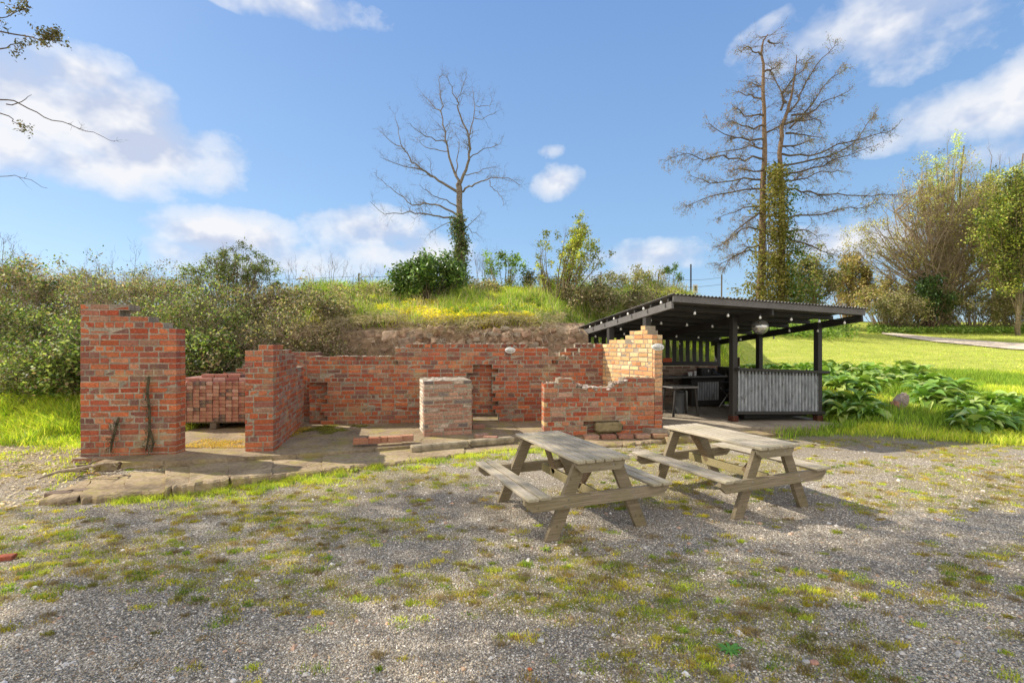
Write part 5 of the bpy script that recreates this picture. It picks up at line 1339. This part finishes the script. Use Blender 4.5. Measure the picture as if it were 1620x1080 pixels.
# right-hand woodland edge
def zt(px, d): return Hs((px-CX)/F*d, d)
WS = [(0.27, .2, .12), (.22, .16, .10)]
bush('hedge_tree', 'pale twiggy tree right of the conifers', 1285, 500, 408, 90, 30, 44, [(.30, .27, .10), (.26, .2, .1), (.2, .22, .07), (.12, .16, .05)], 8500, .07, .9, 0, (.28, .22, .16), 'tree', 2.6, 2, None, .4, .4, .14, r0=.05, trunk=[(.1, .9)])
bush('hedge_tree', 'conical golden tree left of the big tangled tree', 1345, 505, 395, 85, 34, 50, [(.34, .28, .09), (.28, .24, .08), (.36, .26, .13)], 12000, .07, .9, 0, (.28, .2, .13), 'tree', 2.6, 2, None, .4, .6, .14, r0=.04)
bush('hedge_tree', 'low brown shrub under the golden tree', 1400, 512, 440, 110, 31, 50, [(.32, .26, .1), (.36, .26, .15), (.2, .22, .06)], 9500, .065, .8, 0, (.30, .23, .16), 'tree', 2.6, 2, None, .3, .5, .14, r0=.035)
bush('tangled_tree', 'big tangled half-bare tree with dark ivy at its foot, right background', 1495, 510, 255, 320, 30, 150, [(.36, .34, .10), (.34, .27, .15), (.42, .40, .10), (.24, .19, .10)], 26000, .05, 1.2, 0, (.36, .28, .20), 'tree', 2.4, 2, None, .3, .55, .18, r0=.11, trunk=[(-.7, .7), (.1, .95), (.6, .7), (-.3, .85)])
bush('leafy_tree', 'tall thin tree with pale new leaves above the tangled tree', 1500, 505, 222, 130, 32, 40, [(.46, .50, .14), (.40, .44, .12)], 8000, .06, 1.1, .0, (.22, .2, .09), 'tree', 2.2, 2, None, .7, .3, .14, r0=.11, trunk=[(.4, .97), (-.2, .8)])
bush('leafy_tree', 'bare topped tree leaning right at the right skyline', 1575, 505, 235, 150, 33, 40, [(.42, .42, .14)], 5000, .06, 1.1, .0, (.2, .16, .12), 'tree', 2.2, 2, None, .7, .35, .14, r0=.11, trunk=[(.6, .97), (-.1, .8)])
bush('evergreen_tree', 'dense bright green leafy tree at the right edge', 1612, 515, 262, 120, 27, 110, [(.14, .20, .04), (.27, .32, .06), (.42, .43, .09), (.08, .12, .03), (.32, .27, .1)], 34000, .065, .9, 0, (.2, .16, .1), 'tree', 2.2, 1, None, .3, .35, .17, r0=.07, trunk=[(.1, .9), (-.3, .7)])
bush('evergreen_tree', 'yellow green leafy tree behind the one at the right edge', 1590, 505, 275, 140, 31, 80, [(.46, .46, .09), (.36, .38, .08), (.28, .22, .1)], 16000, .07, .9, 0, (.2, .16, .1), 'tree', 2.0, 1, None, .3, .35, .18, r0=.07, trunk=[(.1, .9), (-.3, .7)])
bush('ivy_bush', 'dark ivy clump at the base of the tangled tree', 1470, 512, 440, 60, 28.5, 30, [(.03, .06, .015), (.05, .09, .02)], 6000, .07, .6, 0, (.15, .1, .07), 'ivy', 3, 1, None, .3, .5, .16, r0=.04)
for px, ty, wp, nm in ((1430, 470, 120, 'brown scrub under the left side of the tangled tree'), (1540, 455, 150, 'brown scrub under the right side of the tangled tree'), (1610, 470, 110, 'dark scrub at the foot of the right edge tree')):
    bush('scrub', nm, px, 512, ty, wp, 29, 50, [(.3, .24, .14), (.24, .23, .09), (.15, .17, .05), (.42, .36, .22)], 8500, .06, .9, 0, (.26, .2, .14), 'scrub', 3, 2, None, .3, .5, .16, r0=.03)
# low nettles on the mound behind the lawn
n = 34000; X = rnd(n, 8, 22); Y = rnd(n, 19, 31); rr_ = X/Y
X, Y = keep(X, Y, sm(.40, .44, rr_)*(1-sm(.60, .72, rr_))*sm(.0, 1, (Y-21-10*np.clip(rr_-.45, 0, 1))*.8))
Q, C = leaves(np.stack([X, Y, H(X, Y)+rnd(len(X), .05, .4)], 1), .09, [(.12, .2, .04), (.18, .27, .05), (.26, .33, .08)], .5)
stuff('nettle_bed', Q, C, M['leaf'], 'bed of low green nettles on the mound between shelter and trees')
n = 14000; X = rnd(n, 17, 38); Y = rnd(n, 27.5, 29.5); X, Y = keep(X, Y, (X/Y > .72)*1.0)
Q, C = leaves(np.stack([X, Y, H(X, Y)+rnd(len(X), .02, .35)], 1), .07, [(.12, .2, .04), (.18, .27, .05), (.26, .33, .08)], .5)
stuff('wood_edge_plants', Q, C, M['leaf'], 'low green plants along the foot of the trees')

# comfrey plants
def comfrey(seed):
    r = random.Random(seed); mb = MB(); n = r.randint(22, 30)
    for k in range(n):
        a = 2*math.pi*k/n*1.6+r.uniform(-.4, .4); l = r.uniform(.24, .44); w_ = l*r.uniform(.13, .19); el = r.uniform(.35, 1.5)
        dx, dy = math.cos(a), math.sin(a); V = []; col = r.choice([(.18, .33, .05), (.25, .41, .06), (.33, .47, .09), (.44, .52, .15), (.16, .27, .05)]); x = 0; z = 0; ang = el
        ww = (.15, .55, .95, 1, .75, .35, .03); tw = r.uniform(-.4, .4)
        for j, q in enumerate(ww):
            sx, sy = -dy*math.cos(tw), dx*math.cos(tw); sz = math.sin(tw)
            V += [(dx*x+sx*w_*q, dy*x+sy*w_*q, z+sz*w_*q+.5*w_*q), (dx*x, dy*x, z), (dx*x-sx*w_*q, dy*x-sy*w_*q, z-sz*w_*q+.5*w_*q)]
            x += math.cos(ang)*l/6; z += math.sin(ang)*l/6; ang -= .34
        mb.add(V, [(j*3+i, j*3+i+1, j*3+i+4, j*3+i+3) for j in range(6) for i in range(2)], col)
    return mb
prot = [comfrey(s).build('broad_leaf_plant', M['gloss'], None, True) for s in range(5)]
used = [False]*5
def putplant(px, py, s, lab):
    k = random.randrange(5); o = prot[k] if not used[k] else prot[k].copy()
    if used[k]: COL.objects.link(o)
    used[k] = True
    x_, y_ = ghit(px, py) ; o.location = (x_, y_, Hs(x_, y_)+.02); o.rotation_euler = (0, 0, random.uniform(0, 6.28)); o.scale = (s, s, s*random.uniform(.85, 1.15)); setp(o, lab, 'plant', 'broad leaved plants on the right verge')
lst = []
for i in range(22): lst.append((1172+i*5.8+random.uniform(-4, 4), 592+random.uniform(-6, 5), 'g'))
for i in range(70): lst.append((1302+random.uniform(0, 165), 586+random.uniform(0, 58), 'b'))
for i in range(20): lst.append((1455+random.uniform(0, 60), 610+random.uniform(0, 36), 'c'))
for i in range(16): lst.append((1520+random.uniform(0, 100), 640+random.uniform(0, 45), 'd'))
LAB = {'g': 'broad leaved green plant behind the shelter counter', 'b': 'broad leaved green plant in the dense patch right of the shelter post', 'c': 'tall broad leaved plant above the broken masonry lump', 'd': 'broad leaved plant in long grass at the right edge'}
for i in range(16): lst.append((1315+random.uniform(0, 130), 640+random.uniform(0, 28), 'b'))
for i in range(10): lst.append((1500+random.uniform(0, 120), 655+random.uniform(0, 40), 'd'))
lst = [q for q in lst if not (1378 < q[0] < 1452 and q[1] > 622)]
for px, py, k in lst: putplant(px, py, random.uniform(1.1, 1.6)*(1 if k != 'g' else .85), LAB[k])
for k in range(5):
    if not used[k]: bpy.data.objects.remove(prot[k])

# ------------------------------------------------------------------ near tree at the left, outside the frame, with its overhanging limbs
random.seed(21)
nt_ = empty('overhanging_tree', (-11.6, 4.0, Hs(-11.6, 4.0))); setp(nt_, 'large tree at the left whose leafy branch tips hang into the top left corner', 'tree'); T = nt_.location.copy(); tips = []
mb = MB(); mb.tube(smooth_path([Vector((-11.6, 4.0, -.1)), Vector((-11.7, 4.1, 2)), Vector((-11.5, 4.1, 4.4)), Vector((-11.6, 4.3, 7)), Vector((-11.4, 4.5, 9.6))], .03), [.34]*3+[.30]*3+[.26]*3+[.2]*3+[.12], 10, (.16, .12, .09)); o = mb.build('trunk', M['bark'], nt_, True); o.location = -T
mb = MB()
ends = [(-2.9, 8.0, 10.0), (-4.2, 9.2, 10.0), (-5.0, 6.6, 9.2), (-6.6, 8.6, 9.4), (-7.0, 5.4, 8.8), (-3.6, 6.6, 10.6), (-8.6, 8.6, 9.0), (-10.5, 8.6, 8.8), (-9.0, 4.6, 8.4), (-12.5, 7.0, 9.0), (-11.5, 4.8, 8.2), (-5.6, 7.6, 11.2), (-8.0, 7.0, 10.8), (-2.2, 6.2, 9.8), (-4.4, 4.8, 9.0), (-13.5, 8.5, 8.5), (-1.2, 7.4, 10.6), (-1.8, 8.8, 10.9), (-6.2, 4.0, 8.2)]
for ex in ends:
    e_ = Vector(ex); s = Vector((-11.55, 4.15, random.uniform(4.6, 8.6))); m1 = s.lerp(e_, .35)+Vector((0, 0, 1.1)); m2 = s.lerp(e_, .7)+Vector((0, 0, .7))
    limb(mb, [s, m1, m2, e_], .042, .010, tips, (.16, .12, .09), den=3.2, tl=1.25, lev=2, jit=.06, start=.3, nchild=4, up=.05, crook=.25, rmin=.012)
c_ = np.array([tuple(p) for p in tips]); 
# fringe limbs that enter the picture at the top left
ft = []
fr = [([P(-260, 60, 7.5), P(-80, 40, 7.0), P(20, 55, 6.8), P(60, 62, 6.8), P(92, 58, 6.8)], .02), ([P(-200, 40, 7), P(-20, 32, 6.9), P(40, 15, 6.9)], .015), ([P(-100, 78, 7), P(0, 78, 6.9), P(18, 70, 6.9), P(40, 72, 6.8)], .014),
      ([P(-250, 120, 7.2), P(-40, 150, 7), P(25, 162, 6.9), P(70, 185, 6.8), P(110, 198, 6.8), P(150, 212, 6.8), P(182, 224, 6.8)], .013), ([P(-120, 160, 7), P(0, 178, 6.9), P(20, 192, 6.9), P(40, 198, 6.9)], .012), ([P(10, 165, 6.9), P(35, 160, 6.9), P(50, 150, 6.9)], .009), ([P(-150, 270, 7), P(-10, 278, 6.9), P(35, 280, 6.9), P(75, 298, 6.9)], .007)]
for i, (q, r0) in enumerate(fr):
    tmp = []
    if i in (0, 3): mb.tube([Vector((-11.55, 4.1, 4.6)), Vector((-11.2, 5.6, 5.6)), q[0]], [.05, .035, r0], 6, (.13, .10, .075))
    limb(mb, q, r0, .0025, tmp, (.13, .10, .075), den=2.2 if i < 3 else 1.0, tl=.22, lev=1 if i != 6 else 0, jit=.01, start=.5, nchild=3, up=.05, crook=.3, rmin=.003, seg=3)
    if i in (0, 1, 2): ft += tmp
    if i in (3, 4): ft += [p for p in tmp if (p.x/p.y*F+CX) < 68]
o = mb.build('branches', M['bark'], nt_); o.location = -T
vis = lambda c: (np.abs(c[:, 0]/c[:, 1]) < 1.10) & ((c[:, 2]-HC)/c[:, 1] < .74)
n = 36000; i = rng.integers(0, len(c_), n); cc = c_[i]+rng.normal(0, .22, (n, 3)); cc = cc[~vis(cc)]
Q, C = leaves(cc, .075, [(.10, .14, .05), (.15, .17, .07)], .2); f_ = np.array([tuple(p) for p in ft]); i = rng.integers(0, len(f_), 900)
Q2, C2 = leaves(f_[i]+rng.normal(0, .03, (900, 3)), .022, [(.10, .10, .04), (.14, .13, .05), (.18, .13, .06)], .1, .5)
o = MB().build('foliage', M['leaf'], nt_, False, (np.concatenate([Q, Q2]), np.concatenate([C, C2]))); o.location = -T

# ------------------------------------------------------------------ camera, light, sky
cam = bpy.data.cameras.new('camera'); co = bpy.data.objects.new('camera', cam); COL.objects.link(co)
cam.sensor_width = 36; cam.lens = 36*F/1620; cam.clip_end = 2000; cam.clip_start = .05; cam.shift_y = (HY-540)/1620
co.location = (0, 0, HC); co.rotation_euler = (R(90), 0, 0); scene.camera = co
AZ = math.atan2(-.9063, .4226)   # direction to the sun in plan: (-.906,+.423)
EL = R(40)
sv = Vector((-math.cos(R(20))*math.cos(EL), math.sin(R(20))*math.cos(EL), math.sin(EL)))
sun = bpy.data.lights.new('sun', 'SUN'); sun.energy = 6.8; sun.angle = R(.6); sun.color = (1, .92, .79)
so = bpy.data.objects.new('sun', sun); COL.objects.link(so); so.rotation_euler = sv.to_track_quat('Z', 'Y').to_euler()
wd = bpy.data.worlds.new('World'); scene.world = wd; wd.use_nodes = True; nt = wd.node_tree; nt.nodes.clear()
out = nt.nodes.new('ShaderNodeOutputWorld'); bg = nt.nodes.new('ShaderNodeBackground'); bg.inputs[1].default_value = .15; L(nt, bg.outputs[0], out.inputs[0])
sky = nt.nodes.new('ShaderNodeTexSky'); sky.sky_type = 'NISHITA'; sky.sun_disc = False; sky.sun_elevation = EL; sky.sun_rotation = math.atan2(sv.x, sv.y); sky.air_density = 1.0; sky.dust_density = .6; sky.ozone_density = 1.6
tc = nt.nodes.new('ShaderNodeTexCoord'); dr = tc.outputs['Generated']
blobs = [  # px, py, rx, ry, weight
 (60, 165, 120, 80, 1.0), (150, 190, 130, 75, 1.0), (20, 220, 110, 55, .7), (240, 240, 120, 60, .95), (310, 280, 75, 30, .6), (170, 262, 140, 42, .7), (120, 120, 80, 50, .85),
 (375, 375, 105, 42, .9), (420, 410, 150, 34, .7), (580, 365, 95, 38, .8), (620, 405, 150, 38, .65), (300, 400, 90, 30, .5),
 (880, 288, 42, 26, .75), (872, 238, 24, 13, .5), (470, 12, 130, 26, .6), (1400, 30, 200, 55, .62), (1510, 45, 140, 60, .45),
 (1560, 170, 120, 50, .7), (1470, 190, 60, 32, .45), (1620, 150, 90, 70, .7), (1410, 225, 55, 20, .45), (1340, 380, 110, 30, .65), (1030, 405, 110, 26, .55), (1000, 430, 80, 22, .45), (1600, 240, 90, 30, .4), (700, 420, 90, 26, .4), (180, 430, 60, 24, .0)]
nz = noise(nt, mapping(nt, dr, (1, 1, 1.3)), 8.5, 10, .60); nz2 = noise(nt, mapping(nt, dr, (1, 1, 1.6)), 3.0, 5, .55)
acc = None
for px, py, rx, ry, wt in blobs:
    if wt <= 0: continue
    d_ = Vector(((px-CX)/F, 1, (HY-py)/F)); ln = d_.length; d_.normalize()
    sx = F*ln/rx*.9; sz = F*ln/ry*.9
    vs = nt.nodes.new('ShaderNodeVectorMath'); vs.operation = 'SUBTRACT'; L(nt, dr, vs.inputs[0]); vs.inputs[1].default_value = d_
    vm = nt.nodes.new('ShaderNodeVectorMath'); vm.operation = 'MULTIPLY'; L(nt, vs.outputs[0], vm.inputs[0]); vm.inputs[1].default_value = (sx, sx, sz)
    vl = nt.nodes.new('ShaderNodeVectorMath'); vl.operation = 'LENGTH'; L(nt, vm.outputs[0], vl.inputs[0])
    f = math_(nt, 'MULTIPLY_ADD', vl.outputs['Value'], -wt, wt*1.25); f = math_(nt, 'MAXIMUM', f, 0.0); f = math_(nt, 'MINIMUM', f, wt)
    acc = f if acc is None else math_(nt, 'MAXIMUM', acc, f)
# noise breaks up the placed cloud blobs
dens = math_(nt, 'ADD', acc, math_(nt, 'MULTIPLY_ADD', nz.outputs[0], 1.5, -.72))
dens = math_(nt, 'MULTIPLY', dens, ramp(nt, acc, [(.0, 0), (.12, 1)]))
mask = ramp(nt, dens, [(.20, 0), (.38, .42), (.85, 1)])
off = nt.nodes.new('ShaderNodeVectorMath'); off.operation = 'ADD'; L(nt, dr, off.inputs[0]); off.inputs[1].default_value = (-.012, 0, .030)
nzb = noise(nt, mapping(nt, off.outputs[0], (1, 1, 1.3)), 8.5, 4, .55); nza = noise(nt, mapping(nt, dr, (1, 1, 1.3)), 8.5, 4, .55)
rel = math_(nt, 'SUBTRACT', nza.outputs[0], nzb.outputs[0])
shade = math_(nt, 'ADD', math_(nt, 'MULTIPLY_ADD', rel, 1.6, .22), math_(nt, 'MULTIPLY', nz2.outputs[0], .62))
ccol = ramp(nt, shade, [(.38, (3.9, 4.4, 5.6)), (.66, (6.1, 6.2, 6.5))])
skyc = mixc(nt, 1.0, sky.outputs[0], (1.3, 1.3, 1.3), 'MULTIPLY')
sep = nt.nodes.new('ShaderNodeSeparateXYZ'); L(nt, dr, sep.inputs[0])
clear = ramp(nt, sep.outputs[2], [(0.0, (2.8, 4.4, 6.0)), (.2, (1.9, 3.45, 5.6)), (.6, (1.2, 2.4, 5.0))])
skyc = mixc(nt, .72, skyc, clear)
# unseen bright broken cloud, added behind the camera as fill light
bk = ramp(nt, math_(nt, 'MULTIPLY_ADD', sep.outputs[1], -1.0, 0.0), [(.05, 0), (.35, 1)])
nz3 = noise(nt, mapping(nt, dr, (1, 1, 1.5)), 2.4, 6, .55)
mk2 = math_(nt, 'MULTIPLY', bk, ramp(nt, nz3.outputs[0], [(.36, 0), (.52, 1)]))
allc = mixc(nt, mask, skyc, ccol)
L(nt, mixc(nt, mk2, allc, (10.8, 9.9, 8.8)), bg.inputs[0])
scene.view_settings.view_transform = 'Standard'; scene.view_settings.look = 'None'; scene.view_settings.exposure = 0; scene.view_settings.gamma = 1
scene.render.engine = 'CYCLES'; scene.cycles.use_denoising = True; scene.cycles.max_bounces = 6; scene.cycles.transparent_max_bounces = 4
